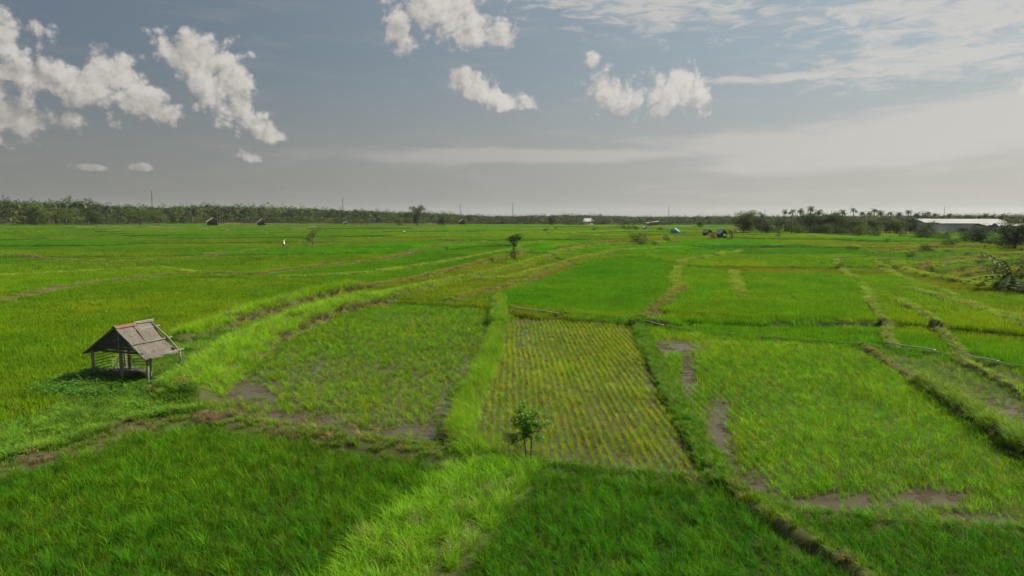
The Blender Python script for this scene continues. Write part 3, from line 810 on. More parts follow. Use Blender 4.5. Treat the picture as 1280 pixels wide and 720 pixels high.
GT_ = {k_: (a_*1.12, b_*1.06, c_*.6) for k_, (a_, b_, c_) in {'yg':(.135,.315,.020),'yg2':(.13,.25,.018),'g':(.088,.225,.014),'long':(.19,.37,.040),'lime':(.175,.36,.02),'dry':(.18,.235,.050),'bush':(.150,.275,.028),'pale':(.20,.33,.050),'weed':(.105,.21,.022),'edge_shade':(.06,.13,.02)}.items()}
def patch(x, y):
    yy = y*cos(TH)+H*sin(TH); zz = y*sin(TH)-H*cos(TH); qx = 640+F*x/yy; qy = 360-F*zz/yy; s_ = np.zeros(x.shape)
    for cx, cy, rx, ry in ((45,583,32,9),(150,541,34,8),(268,529,30,9),(10,486,14,6),(120,515,20,5)): s_ = np.maximum(s_, 1.2-np.hypot((qx-cx)/rx, (qy-cy)/ry))
    return s_+(fbm(x*1.5, y*1.5, 9, 3)-.5)*.8
def bund_grass():
    B = {'tall': [], 'short': [], 'far': []}
    for k, (pts, wd, ht, gh, key, dn) in enumerate(BUNDS):
        poly = BP[k]
        for a, b in zip(poly[:-1], poly[1:]):
            L = np.linalg.norm(b-a); mid = (a+b)/2; dist = np.hypot(*mid)
            if dist > 340: continue
            cls = 'far' if dist > 60 else ('tall' if gh > .3 else 'short')
            rho = {'tall': 17, 'short': 26, 'far': 6.5 if dist < 110 else 3.5}[cls]*dn
            n = nr_.poisson(rho*L*(wd+.15))
            if n == 0: continue
            t = nr_.random(n); o = (nr_.random(n)-.5)*(wd+.15)
            nrm = np.array([-(b-a)[1], (b-a)[0]])/max(L, 1e-6)
            if nrm[1] < 0: nrm = -nrm
            # the flanks facing the camera are bare earth on the tall banks
            pp = a+(b-a)*t[:, None]+nrm*o[:, None]
            kp = np.ones(n, bool)
            if key == 'lime': kp = ~((o < -wd*.40) & (nr_.random(n) < .4)); low = (o < -wd*.40)[kp]
            if key in ('dry',): kp = fbm(pp[:,0]*.5, pp[:,1]*.5, 33, 3) > .30
            pp = pp[kp]; n = len(pp)
            if n == 0: continue
            sc = gh/{'tall': .60, 'short': .28, 'far': .34}[cls]
            tt = np.tile(np.array(GT_[key]), (n, 1))*(0.75+.5*fbm(pp[:,0]*.5, pp[:,1]*.5, 44, 3))[:, None]
            dr = nr_.random(n) < (.08 if key not in ('dry', 'weed') else .2)
            
            if key == 'lime': tt[low] = np.array([.15,.115,.055])*nr_.uniform(.6, 1.2, (low.sum(), 1))
            if key == 'weed':
                b_ = patch(pp[:,0], pp[:,1]) > .35; tt[b_] = np.array([.19,.14,.085])
            tt[dr] = np.array([.26,.22,.10])*nr_.uniform(.7, 1.1, (dr.sum(), 1))
            # long grass leans down the bank, all one way
            lean = np.zeros((n, 2))
            if key in ('long',): lean = np.stack([nr_.normal(.15, .2, n), nr_.normal(-.6, .25, n)], 1)
            if key in ('lime', 'bush'): lean = np.stack([nr_.normal(.35, .2, n), nr_.normal(.1, .2, n)], 1)
            xs = .6+.4*sc if cls != 'far' else 1.0
            B[cls].append((pp, np.full(n, sc), np.full(n, xs), tt, lean))
    for cls, protos, lab in (('tall', GRASS_T, 'tall shaggy lime-green grass on the broad bunds and banks'), ('short', GRASS_S, 'short green grass along the narrow bunds between the near paddies'), ('far', GRASS_B, 'pale and dry grass on the distant bunds')):
        if not B[cls]: continue
        pp = np.concatenate([q[0] for q in B[cls]]); sc = np.concatenate([q[1] for q in B[cls]]); xs = np.concatenate([q[2] for q in B[cls]])
        tt = np.concatenate([q[3] for q in B[cls]]); ln = np.concatenate([q[4] for q in B[cls]])
        n = len(pp); r = nr_.uniform(.75, 1.2, n)
        s = np.stack([xs*r, xs*r, sc*r*nr_.uniform(.8, 1.15, n)], 1)
        rz = nr_.uniform(0, 6.28, n)
        # with a lean the turn is kept small so the lean points one way
        has = np.abs(ln).sum(1) > 0
        rz[has] = nr_.uniform(-.5, .5, has.sum())
        scatter('grass', protos, [M_GRASS], np.column_stack([pp, terr(pp[:,0], pp[:,1])]), rz, s, jtint(tt, .1, .06), lab, 'grass', ln, nr_)
bund_grass()

# weedy ground round the shelter and down to the near bank
def weedy():
    p = FP['weedy']; n = 26000
    x = nr_.uniform(max(p[:,0].min(), -34), p[:,0].max(), n); y = nr_.uniform(p[:,1].min(), p[:,1].max(), n)
    m = inside(p, x, y) & (np.abs(x) < y*.86+4); x, y = x[m], y[m]
    bare = fbm(x*.55, y*.55, 101, 4)
    m = (bare < .80) & (patch(x, y) < .5) & (bund_dist(x, y)[0] > -.95); x, y = x[m], y[m]
    z = terr(x, y)
    kind = fbm(x*.45+7, y*.45, 120, 3)
    g = (kind < .53) | (nr_.random(len(x)) < .5)
    tt = np.where((kind < .45)[:, None], np.array([.10,.20,.020]), np.array([.14,.27,.022]))
    for msk, pr, mt, nm, lab, ct, s0, s1 in ((g, GRASS_S, M_GRASS, 'grass', 'uneven green grass around the field shelter', 'grass', .9, 1.7),):
        k = msk.sum()
        scatter(nm, pr, [mt], np.stack([x[msk], y[msk], z[msk]], 1), nr_.uniform(0, 6.28, k), scl_of(k, s0, s1), jtint(tt[msk], .15, .08), lab, ct, None, nr_)
    msk = ~g & (nr_.random(len(x)) < .35); k = msk.sum()
    t2 = np.tile(np.array([.085,.20,.020]), (k, 1))
    scatter('weeds', WEEDS, [M_WEED], np.stack([x[msk], y[msk], z[msk]], 1), nr_.uniform(0, 6.28, k), scl_of(k, .5, 1.15), jtint(t2, .18, .1), 'leafy dark green weeds in front of the field shelter', 'weeds', None, nr_)
weedy()

# ------------------------------------------------------------------ trees
def crown_mesh(rng, lobes, n, size):
    """leaf quads gathered into sprays through the lobes, thinning towards the edge"""
    V = []; Fc = []; S = []
    tot = sum(l[3]*l[4]*l[5] for l in lobes)
    for (cx, cy, cz, rx, ry, rz) in lobes:
        k = int(n*rx*ry*rz/tot); ns = max(3, k//9)
        for q in range(ns):
            while True:
                u = [rng.uniform(-1, 1) for _ in range(3)]; r = sqrt(sum(a*a for a in u))
                if .35 < r < 1.0 or (r <= .35 and rng.random() < .2): break
            sp = rng.uniform(.8, 1.12); ox, oy, oz = cx+u[0]*rx*sp, cy+u[1]*ry*sp, cz+u[2]*rz*sp
            ss = rng.uniform(-.25, .25)
            for i in range(9):
                x = ox+rng.gauss(0, size*1.1); y = oy+rng.gauss(0, size*1.1); z = oz+rng.gauss(0, size*.8)
                a = rng.random()*2*pi; b = rng.uniform(-.8, .8); s = size*rng.uniform(.5, 1.0)
                ux, uy, uz = cos(a)*cos(b), sin(a)*cos(b), sin(b)
                c = a+pi/2+rng.uniform(-.6, .6); d = rng.uniform(-.7, .7); wx, wy, wz = cos(c)*cos(d), sin(c)*cos(d), sin(d)
                m = len(V)
                V += [(x-ux*s, y-uy*s, z-uz*s), (x-wx*s*.42, y-wy*s*.42, z-wz*s*.42+.1*s), (x+ux*s, y+uy*s, z+uz*s), (x+wx*s*.42, y+wy*s*.42, z+wz*s*.42+.1*s)]
                Fc.append((m, m+1, m+2, m+3)); S += [ss+rng.uniform(-.1, .1)]*4
    return V, Fc, S
def leafmesh(name, vfs, mat, parent=None):
    v, f, s = vfs
    me = bpy.data.meshes.new(name); me.from_pydata(v, [], f)
    a = me.attributes.new('shade', 'FLOAT', 'POINT'); a.data.foreach_set('value', np.array(s, np.float32))
    me.materials.append(mat); me.update()
    return link_mesh(name, me, parent)
def broad_lobes(rng, h, wdt, lo=.3, n=6, flat_=1.0):
    L = [(0, 0, h*(lo+1)/2, wdt*.30, wdt*.30, h*(1-lo)*.42)]
    for i in range(n):
        a = rng.random()*2*pi; r = wdt*.3*rng.uniform(.5, 1.0)
        z = h*rng.uniform(lo+.12, .86)
        L.append((cos(a)*r, sin(a)*r, z, wdt*rng.uniform(.15, .26), wdt*rng.uniform(.15, .26), h*(1-lo)*rng.uniform(.14, .26)*flat_))
    return L
def trunk_mb(rng, h, r, lobes, k=5):
    m = MB(); bx, by = rng.uniform(-.04, .04)*h, rng.uniform(-.04, .04)*h
    m.tube([(0, 0, -.15), (bx*.4, by*.4, h*.2), (bx, by, h*.45), (bx*1.3, by*1.3, h*.75)], [r*1.3, r, r*.75, r*.3], 7)
    for l in lobes[:k]:
        z0 = h*rng.uniform(.25, .45); m.tube([(bx*.6, by*.6, z0), ((l[0]+bx)/2, (l[1]+by)/2, (z0+l[2])/2+.05*h), (l[0], l[1], l[2])], [r*.55, r*.35, r*.12], 5)
    return m
def palm_crown(rng, L, nf=16, leaf=1.0, z0=0.0, droop=1.0, wl=.5):
    V = []; Fc = []; S = []
    for i in range(nf):
        a = 2*pi*i/nf*2.4+rng.uniform(-.3, .3); up = rng.uniform(-.5, 1.15); ln = L*rng.uniform(.8, 1.1); ss = rng.uniform(-.25, .25)
        px_, pz = 0.0, 0.0; ang = up; st = 9; pts = []
        for k in range(st+1):
            pts.append((px_, pz)); ang -= droop*(.13+.10*k/st); px_ += cos(ang)*ln/st; pz += sin(ang)*ln/st
        ca, sa = cos(a), sin(a)
        for k in range(1, st):
            x, z = pts[k]; x2, z2 = pts[k+1]; w_ = L*wl*.55*sin(pi*min(1, (k+.6)/(st+.5)))**.7
            for sgn in (-1, 1):
                n = len(V)
                ex, ey, ez = x+w_*.35, sgn*w_, z-w_*.35*rng.uniform(.4, 1.3)
                tri = [(x, 0, z), (x+(x2-x)*.75, 0, z+(z2-z)*.75), (ex, ey, ez)]
                for (q, r_, t_) in tri: V.append((q*ca-r_*sa, q*sa+r_*ca, z0+t_))
                Fc.append((n, n+1, n+2)); S += [ss]*3
        # midrib as a narrow strip
        for k in range(st):
            x, z = pts[k]; x2, z2 = pts[k+1]; n = len(V); w_ = L*.012
            for (q, r_, t_) in ((x, -w_, z), (x, w_, z), (x2, w_, z2), (x2, -w_, z2)): V.append((q*ca-r_*sa, q*sa+r_*ca, z0+t_+.01))
            Fc.append((n, n+1, n+2, n+3)); S += [ss+.2]*4
    return V, Fc, S

def make_broad(name, seed, h, wdt, mat, n=2600, size=.16, lo=.3, r=.12, nl=6, flat_=1.0):
    rng = random.Random(seed); L = broad_lobes(rng, h, wdt, lo, nl, flat_)
    e = empty(name, (0, 0, 0))
    leafmesh('crown', crown_mesh(rng, L, n, size), mat, e)
    trunk_mb(rng, h, r, L).build('trunk', M_BARK, e, True)
    return e
def make_palm(seed, h, L=2.6, mat=None):
    rng = random.Random(seed); e = empty('palm_tree', (0, 0, 0)); k = rng.uniform(-.08, .08)*h
    m = MB(); m.tube([(0, 0, -.2), (k*.2, 0, h*.3), (k*.6, 0, h*.65), (k, 0, h-.1)], [.26, .19, .16, .13], 7); m.build('trunk', M_BARK, e, True)
    c = leafmesh('crown', palm_crown(rng, L, 20), mat or M_PALM, e); c.location = (k, 0, h-.1)
    return e
used = set()
def place(proto, px, py, hpx, h0, label, cat, group, rz=None, d=None, z=None, sw=1.0):
    """stand a tree where its foot is seen, at the size it is seen"""
    x, y = G(px, py)
    if d is not None:
        a, _ = azel(px, py); x, y = d*sin(a), d*cos(a)
    o = proto if id(proto) not in used else copy_tree(proto)
    used.add(id(proto))
    s = hpx/F*y/h0
    o.location = (x, y, tz(x, y)-.03 if z is None else z); o.scale = (s*sw, s*sw, s); o.rotation_euler = (0, 0, prng.random()*6.28 if rz is None else rz)
    tag(o, label, cat, group)
    return o

# the slender roadside trees in the fields
def small_tree():
    rng = random.Random(4); x, y = G(659, 583); e = empty('sapling', (x, y, tz(x, y)))
    m = MB()
    m.tube([(-.03,0,-.1),(-.05,0,.35),(-.10,.02,.8),(-.04,0,1.25)], [.026,.022,.018,.008], 6)
    m.tube([(.10,.03,-.1),(.12,.03,.35),(.13,.0,.7),(.03,.02,1.3),(.02,0,1.6)], [.028,.024,.018,.012,.006], 6)
    for p in ((.45,.1,1.05),(-.45,.05,.72),(-.3,-.2,1.2),(.25,.2,1.25),(-.1,.25,1.5),(-.38,-.1,.5),(.3,-.1,.8)):
        m.tube([(0,0,.5+p[2]*.35),(p[0]*.55,p[1]*.5,p[2]*.85),p], [.014,.010,.005], 5)
    m.build('trunk', M_BARK, e, True)
    L = [(-.06,0,1.30,.24,.2,.22),(.14,.05,1.05,.26,.24,.2),(-.44,0,.70,.20,.18,.16),(.56,.08,1.12,.20,.14,.09),(.36,.06,1.18,.14,.14,.09),(-.34,-.05,1.22,.18,.18,.16),(-.12,.1,1.72,.14,.14,.13),(.30,-.1,.74,.16,.16,.12),(-.08,.0,.86,.22,.2,.16),(.26,.1,1.50,.16,.16,.12),(-.22,0,1.5,.12,.12,.12)]
    leafmesh('crown', crown_mesh(rng, L, 3200, .056), leaf_mat('sapling_leaf', (.11,.27,.020), .35, .45, .3, .15), e)
    tag(e, 'small leafy tree with two thin stems on the bund in the foreground', 'tree')
small_tree()
def field_tree():
    rng = random.Random(8); x, y = G(643, 328); e = empty('field_tree', (x, y, tz(x, y)-.05)); s = 36/F*y
    L = [(.0,0,.80,.20,.2,.13),(.17,0,.86,.14,.12,.11),(-.17,0,.76,.14,.12,.10),(.02,0,.60,.12,.12,.10),(0,0,.42,.09,.09,.10),(-.03,0,.24,.12,.1,.12),(-.10,0,.18,.08,.08,.10),(.02,0,.10,.09,.08,.08)]
    L = [tuple(a*s for a in l) for l in L]
    m = MB(); m.tube([(0,0,-.2),(.02*s,0,.3*s),(-.02*s,0,.6*s),(.03*s,0,.85*s)], [.11,.09,.07,.03], 7)
    m.tube([(0,0,.5*s),(.12*s,0,.7*s),(.2*s,0,.88*s)], [.05,.04,.02], 5); m.tube([(0,0,.5*s),(-.1*s,0,.65*s),(-.18*s,0,.78*s)], [.05,.04,.02], 5)
    m.build('trunk', M_BARK, e, True)
    leafmesh('crown', crown_mesh(rng, L, 2400, .13), M_DARK, e)
    tag(e, 'slender dark tree with a forked crown standing alone in the middle fields', 'tree')
field_tree()
def pale_tree():
    rng = random.Random(9); x, y = G(391, 312); e = empty('field_tree', (x, y, tz(x, y)-.05)); s = 30/F*y
    L = [(-.05,0,.35,.22,.2,.16),(.05,0,.55,.16,.16,.14),(-.32,0,.30,.16,.1,.08),(.2,0,.68,.16,.14,.10),(.38,0,.80,.14,.12,.10),(0,0,.80,.10,.1,.08),(-.10,0,.50,.14,.12,.1)]
    L = [tuple(a*s for a in l) for l in L]
    m = MB(); m.tube([(0,0,-.2),(0,0,.25*s),(.08*s,0,.5*s),(.22*s,0,.7*s),(.4*s,0,.85*s)], [.12,.10,.07,.05,.02], 7)
    m.tube([(0,0,.2*s),(-.18*s,0,.3*s),(-.38*s,0,.32*s)], [.06,.05,.02], 5); m.tube([(.03*s,0,.35*s),(0,0,.6*s),(0,0,.85*s)], [.06,.04,.02], 5)
    m.build('trunk', M_BARK, e, True)
    leafmesh('crown', crown_mesh(rng, L, 1500, .15), M_PALE, e)
    tag(e, 'leaning pale-leaved tree on the bund beside the walking person', 'tree')
pale_tree()

# ------------------------------------------------------------------ the field shelter
def shelter():
    ox, oy = -17.5, 29.8
    gx = np.array([.93, -.36]); gx /= np.linalg.norm(gx); ry = np.array([.36, .93]); ry /= np.linalg.norm(ry)
    zb = 0.05
    e = empty('field_shelter', (ox, oy, zb))
    def W(a, b, z): return (gx[0]*a+ry[0]*b, gx[1]*a+ry[1]*b, z-zb)   # a across the gable, b back along the ridge
    rot = atan2(gx[1], gx[0])
    RH, EL, ER, LN = 2.62, 1.36, 1.33, 1.75
    hw1, hw2 = 2.02, 1.78
    def sheet(a0, z0, a1, z1, b0, b1, th, nm, mat, n=10, sag=.03, drop=0):
        mb = MB(); nb = 8; vs = []; fs = []
        for i in range(n+1):
            for j in range(nb+1):
                t = i/n; u = j/nb
                zz = z0+(z1-z0)*t - sag*4*t*(1-t) - drop*t*u + .020*sin(7*t+3*u) + .016*sin(11*u+5*t)
                vs.append(W(a0+(a1-a0)*t, b0+(b1-b0)*u + .02*sin(9*t), zz))
        m_ = len(vs); vs += [(x, y, z-th) for x, y, z in vs]
        for i in range(n):
            for j in range(nb):
                a = i*(nb+1)+j; fs.append((a, a+1, a+nb+2, a+nb+1)); fs.append((a+m_, a+nb+1+m_, a+nb+2+m_, a+1+m_))
        rim = [i*(nb+1) for i in range(n+1)] + [n*(nb+1)+j for j in range(1, nb+1)] + [i*(nb+1)+nb for i in range(n-1, -1, -1)] + [j for j in range(nb-1, 0, -1)]
        for k in range(len(rim)): a, b = rim[k], rim[(k+1) % len(rim)]; fs.append((a, a+m_, b+m_, b))
        mb.add(vs, fs); return mb.build(nm, mat, e)
    # right slope: two pale boards meeting in a seam; left slope behind
    r1 = sheet(0.02, RH, hw2+.02, ER, -.12, .78, .03, 'roof_panel', M_ROOF, sag=.09, drop=.03)
    r2 = sheet(0.02, RH+.022, hw2-.02, ER+.03, .76, LN, .03, 'roof_panel', M_ROOF, sag=.11, drop=.07)
    r1['label'] = 'nearer pale brown roof panel'; r2['label'] = 'farther pale brown roof panel'
    l = sheet(-.02, RH, -hw1, EL, -.15, LN+.05, .04, 'roof_panel', M_THATCH, sag=.05); l['label'] = 'dark rear roof slope'
    cap = MB()
    for i in range(7):
        b0 = -.12+i*.155
        for sg in (-1, 1):
            cap.slab([W(0, b0, RH+.065), W(0, b0+.165, RH+.055), W(sg*.16, b0+.165, RH-.035), W(sg*.16, b0, RH-.025)][::sg], .02, (0, 0, 1))
    c = cap.build('ridge_cap', M_TILE, e); c['label'] = 'row of reddish clay ridge tiles'
    cap = MB()
    cap.tube([W(-.02, .9, RH+.06), W(0, LN+.22, RH+.07)], .045, 6); cap.tube([W(.08, 1.0, RH+.03), W(.10, LN+.12, RH+.02)], .035, 6)
    cap.build('ridge_pole', M_WOOD, e)
    def stick(nm, pts, r, mat=M_WOOD):
        mb = MB(); mb.tube([W(*p) for p in pts], r, 8); return mb.build(nm, mat, e, True)
    # rafters down the far verge, with purlin ends poking out
    stick('rafter', [(.05, LN+.02, RH-.03), (.95, LN+.03, 2.0), (hw2, LN+.04, ER-.04)], [.04, .038, .035])
    stick('rafter', [(.0, -.08, RH-.05), (.9, -.08, 1.97), (hw2, -.10, ER-.05)], [.035, .035, .03])
    stick('rafter', [(.0, -.08, RH-.05), (-1.0, -.08, 1.98), (-hw1, -.10, EL-.05)], [.04, .04, .035])
    for a in (.95, hw2-.12, .25):
        z = RH-(RH-ER)*a/hw2-.05
        stick('purlin', [(a, -.05, z), (a, LN+.33, z+.02)], .032)
    for a in (-1.0, -hw1+.1): stick('purlin', [(a, -.1, RH-(RH-EL)*(-a)/hw1-.09), (a, LN, RH-(RH-EL)*(-a)/hw1-.09)], .032)
    # the posts
    stick('post', [(-.0+.12, .05, -.25), (.13, .05, 1.0), (.10, .03, 2.5)], [.075, .07, .06])
    stick('post', [(-1.52, 0, -.2), (-1.55, 0, 1.62)], [.06, .055])
    stick('post', [(-1.70, .12, -.2), (-1.74, .10, 1.5)], [.06, .05])
    stick('post', [(-1.45, LN-.2, -.2), (-1.5, LN-.2, 1.66)], [.06, .055])
    stick('post', [(-.85, LN-.5, -.2), (-.82, LN-.5, 1.2), (-.85, LN-.5, 1.98)], [.065, .06, .05])
    stick('post', [(.05, LN-.1, -.2), (.02, LN-.1, .9), (.05, LN-.1, 2.5)], [.045, .05, .04])
    stick('post', [(1.42, .25, -.2), (1.44, .28, .7), (1.40, .3, 1.58)], [.06, .055, .055])
    stick('post', [(1.0, .75, -.2), (1.08, .75, .7), (1.12, .75, 1.75)], [.045, .04, .035])
    stick('post', [(1.60, LN-.05, -.2), (1.72, LN-.05, .35), (1.60, LN, .62), (1.80, LN, .95), (1.78, LN, 1.32)], [.035, .038, .04, .036, .03])
    # tie beam and gable boards
    stick('beam', [(-1.75, .0, 1.50), (1.5, .02, 1.52)], .05, M_CHAR)
    stick('beam', [(-1.6, LN-.15, 1.55), (1.7, LN-.15, 1.50)], .045, M_CHAR)
    g = MB()
    for i in range(6):
        z = 1.60+i*.145; wl_ = hw1*(RH-z-.12)/(RH-EL)
        wr_ = hw2*(RH-z-.12)/(RH-ER)
        if min(wl_, wr_) < .1: continue
        n_ = (gx[1], -gx[0], 0)
        g.slab([W(-wl_*.96, -.02+.008*(i % 2), z), W(wr_*.96, -.02+.008*(i % 2), z), W(wr_*.85, -.02+.008*(i % 2), z+.135), W(-wl_*.85, -.02+.008*(i % 2), z+.135)], .022, n_)
    g.build('gable_boards', M_CHAR, e)
    # slatted left side: split bamboo between the left posts
    s = MB()
    for i in range(8):
        z = .42+i*.14
        s.tube([W(-1.66+.02*i, .1, z-.02), W(-1.55+.01*i, LN*.5, z+.02*(i % 3)), W(-1.50, LN-.15, z+.03)], .022, 5)
    s.build('slat_rail', M_WOOD, e)
    s = MB()
    for i in range(6):
        z = .55+i*.14
        s.tube([W(-1.5, LN-.2, z), W(-.85, LN-.5, z+.05), W(-.02, LN-.12, z+.06)], .018, 5)
    s.build('slat_rail', M_WOOD, e)
    # raised sleeping board, mostly hidden by weeds
    s = MB(); s.slab([W(-1.5, .15, .42), W(.1, .15, .42), W(.1, LN-.25, .42), W(-1.5, LN-.25, .42)], .05, (0, 0, 1)); s.build('bench', M_CHAR, e)
    tag(e, 'open wooden field shelter with gabled grey-brown board roof at left', 'shelter')
shelter()
# tall weeds under the shelter eaves
def shelter_weeds():
    n = 420; a = nr_.uniform(0, 2*pi, n); r = np.sqrt(nr_.random(n))
    x = -17.2+np.cos(a)*r*3.4; y = 29.1+np.sin(a)*r*2.3
    z = terr(x, y)
    scatter('weeds', WEEDS, [M_WEED], np.stack([x, y, z], 1), nr_.uniform(0, 6.28, n), scl_of(n, .7, 1.35), jtint(np.tile(np.array([.075,.19,.022]), (n, 1)), .2, .1), 'dense leafy weeds growing around the posts of the shelter', 'weeds', None, nr_)
shelter_weeds()

# ------------------------------------------------------------------ irrigation pipes
for (a, b), lab in ((((640,391),(698,399)), 'pale pipe lying behind the yellow-green paddy, left of the others'), (((775,402),(829,415)), 'pale pipe crossing the corner where four paddies meet'),
                    (((1105,436),(1169,446)), 'pale pipe below the small strip of dark rice at right'), (((1204,452),(1248,460)), 'short pale pipe nearest the right edge')):
    p = G(*a); q = G(*b); za, zb_ = tz(*p), tz(*q); m = MB()
    n = 9; pts = [(p[0]+(q[0]-p[0])*i/n, p[1]+(q[1]-p[1])*i/n, max(za, zb_)+.20+.012*sin(i*1.3)) for i in range(n+1)]
    m.tube(pts, .03, 8); tag(m.build('water_pipe', M_PIPE, smooth=True), lab, 'pipe', 'pale water pipes along the bunds')

# stick with a rag and leaves at the end of the long grassy bund
def marker():
    x, y = G(620, 405); e = empty('marker_post', (x, y, tz(x, y)))
    m = MB(); m.tube([(0,0,-.1),(.01,0,.5),(-.01,0,1.05)], [.025,.022,.018], 6); m.tube([(-.42,0,1.0),(.05,0,.98)], .014, 5); m.build('pole', M_WOOD, e)
    leafmesh('leaves', crown_mesh(random.Random(2), [(-.3,0,.95,.14,.08,.06),(0,0,.9,.12,.08,.12),(0,0,.35,.10,.08,.22)], 160, .05), M_DARK, e)
    tag(e, 'thin wooden stick with a crosspiece and leaves at the head of the grassy bund', 'post')
marker()

# ------------------------------------------------------------------ people
def skin_body(name, joints, edges, rad, mat, parent, sub=2):
    me = bpy.data.meshes.new(name); me.from_pydata(joints, edges, [])
    o = link_mesh(name, me, parent)
    md = o.modifiers.new('skin', 'SKIN'); 
    for i, r in enumerate(rad): me.skin_vertices[0].data[i].radius = r if hasattr(r, '__len__') else (r, r)
    me.skin_vertices[0].data[0].use_root = True
    o.modifiers.new('sub', 'SUBSURF').levels = sub; o.modifiers['sub'].render_levels = sub
    me.materials.append(mat)
    return o
def with_skin_layer(name, joints, edges, rad, mat, parent):
    me = bpy.data.meshes.new(name); me.from_pydata(joints, edges, [])
    o = bpy.data.objects.new(name, me); C.objects.link(o); o.parent = parent
    o.modifiers.new('skin', 'SKIN')
    if not me.skin_vertices:
        bm_layer = __import__('bmesh'); bm = bm_layer.new(); bm.from_mesh(me); bm.verts.layers.skin.verify(); bm.to_mesh(me); bm.free()
    for i, r in enumerate(rad):
        me.skin_vertices[0].data[i].radius = r if hasattr(r, '__len__') else (r, r); me.skin_vertices[0].data[i].use_root = (i == 0)
    s = o.modifiers.new('sub', 'SUBSURF'); s.levels = 2; s.render_levels = 2
    me.materials.append(mat)
    return o
def ellip(name, c, r, mat, parent, nu=14, nv=10, zmin=-1.0):
    m = MB(); vs = []; fs = []
    for i in range(nv+1):
        ph = math.asin(max(-1, min(1, zmin+(1-zmin)*i/nv)))
        for j in range(nu): th = 2*pi*j/nu; vs.append((c[0]+r[0]*cos(ph)*cos(th), c[1]+r[1]*cos(ph)*sin(th), c[2]+r[2]*sin(ph)))
    fs = [(i*nu+j, i*nu+(j+1) % nu, (i+1)*nu+(j+1) % nu, (i+1)*nu+j) for i in range(nv) for j in range(nu)]
    m.add(vs, fs+[tuple(range(nu))[::-1]]); return m.build(name, mat, parent, True)
def walker():
    x, y = G(355, 314.5); e = empty('person', (x, y, tz(x, y)), .3)
    J = [(0,0,.92),(0,0,1.12),(0,0,1.36),(0,0,1.47),(0,.01,1.56),(0,.015,1.66),
         (.10,0,.88),(.12,.10,.50),(.12,.05,.09),(.12,.17,.04),(-.10,0,.88),(-.12,-.10,.50),(-.12,-.20,.10),(-.12,-.09,.05),
         (.19,0,1.38),(.30,.05,1.55),(.14,.06,1.76),(-.19,0,1.38),(-.25,.04,1.10),(-.22,.12,.86),(-.22,.15,.78)]
    E = [(0,1),(1,2),(2,3),(3,4),(4,5),(0,6),(6,7),(7,8),(8,9),(0,10),(10,11),(11,12),(12,13),(2,14),(14,15),(15,16),(2,17),(17,18),(18,19),(19,20)]
    Rr = [(.15,.11),(.13,.10),(.16,.10),(.055,.055),(.075,.085),(.07,.085),.085,.055,.038,.03,.085,.055,.038,.03,.06,.042,.03,.06,.042,.03,.022]
    with_skin_layer('body', J, E, Rr, M_SKIN, e)
    ellip('hair', (0,-.012,1.65), (.092,.105,.10), M_HAIR, e, zmin=-.2)
    with_skin_layer('shirt', [(0,0,.98),(0,0,1.15),(0,0,1.37),(.18,0,1.38),(.27,.03,1.50),(-.18,0,1.38),(-.23,.02,1.20)], [(0,1),(1,2),(2,3),(3,4),(2,5),(5,6)],
                    [(.19,.15),(.17,.13),(.18,.13),.085,.065,.085,.065], M_SHIRT_Y, e)
    m = MB(); n = 16; rings = [(1.12,.185,.150),(1.0,.195,.155),(.85,.205,.165),(.62,.215,.19)]
    vs = [(a*cos(2*pi*j/n), b*sin(2*pi*j/n), z) for z, a, b in rings for j in range(n)]
    m.add(vs, [(i*n+j, i*n+(j+1) % n, (i+1)*n+(j+1) % n, (i+1)*n+j) for i in range(len(rings)-1) for j in range(n)]); m.build('white_wrap', M_CLOTH_W, e, True)
    m = MB(); rings = [(.70,.20,.17),(.5,.19,.19),(.25,.19,.22)]
    vs = [(a*cos(2*pi*j/n)*(1+.05*sin(5*j)), b*sin(2*pi*j/n), z) for z, a, b in rings for j in range(n)]
    m.add(vs, [(i*n+j, i*n+(j+1) % n, (i+1)*n+(j+1) % n, (i+1)*n+j) for i in range(len(rings)-1) for j in range(n)]); m.build('sarong', M_SARONG, e, True)
    e.scale = (1.12, 1.12, 1.1)
    tag(e, 'person in yellow top, white wrap and dark sarong walking on the bund', 'person')
walker()
def worker(px, py, cloth, hat, label):
    x, y = G(px, py); e = empty('person', (x, y, tz(x, y)+.25), 1.2)
    J = [(0,0,.80),(0,.16,.96),(0,.36,1.06),(0,.46,1.06),(0,.56,1.04),(.10,0,.76),(.13,.08,.42),(.13,0,.05),(-.10,0,.76),(-.13,.12,.42),(-.13,.06,.05),(.17,.34,1.02),(.20,.42,.75),(.15,.5,.5),(-.17,.34,1.02),(-.20,.42,.75),(-.15,.5,.5)]
    E = [(0,1),(1,2),(2,3),(3,4),(0,5),(5,6),(6,7),(0,8),(8,9),(9,10),(2,11),(11,12),(12,13),(2,14),(14,15),(15,16)]
    with_skin_layer('body', J, E, [(.16,.13),(.15,.12),(.16,.12),.06,.085,.085,.06,.045,.085,.06,.045,.06,.045,.03,.06,.045,.03], M_SKIN, e)
    with_skin_layer('shirt', [(0,-.02,.80),(0,.16,.97),(0,.34,1.06),(.17,.33,1.03),(.20,.38,.85),(-.17,.33,1.03),(-.20,.38,.85)], [(0,1),(1,2),(2,3),(3,4),(2,5),(5,6)], [(.19,.16),(.19,.16),(.19,.15),.085,.065,.085,.065], cloth, e)
    m = MB(); n = 18; rings = [(1.0,.24),(1.10,.12),(1.18,.01)]
    vs = [(a*cos(2*pi*j/n), .56+a*sin(2*pi*j/n), z+.02) for z, a in rings for j in range(n)]
    m.add(vs, [(i*n+j, i*n+(j+1) % n, (i+1)*n+(j+1) % n, (i+1)*n+j) for i in range(2) for j in range(n)]); m.build('hat', hat, e, True)
    tag(e, label, 'person')
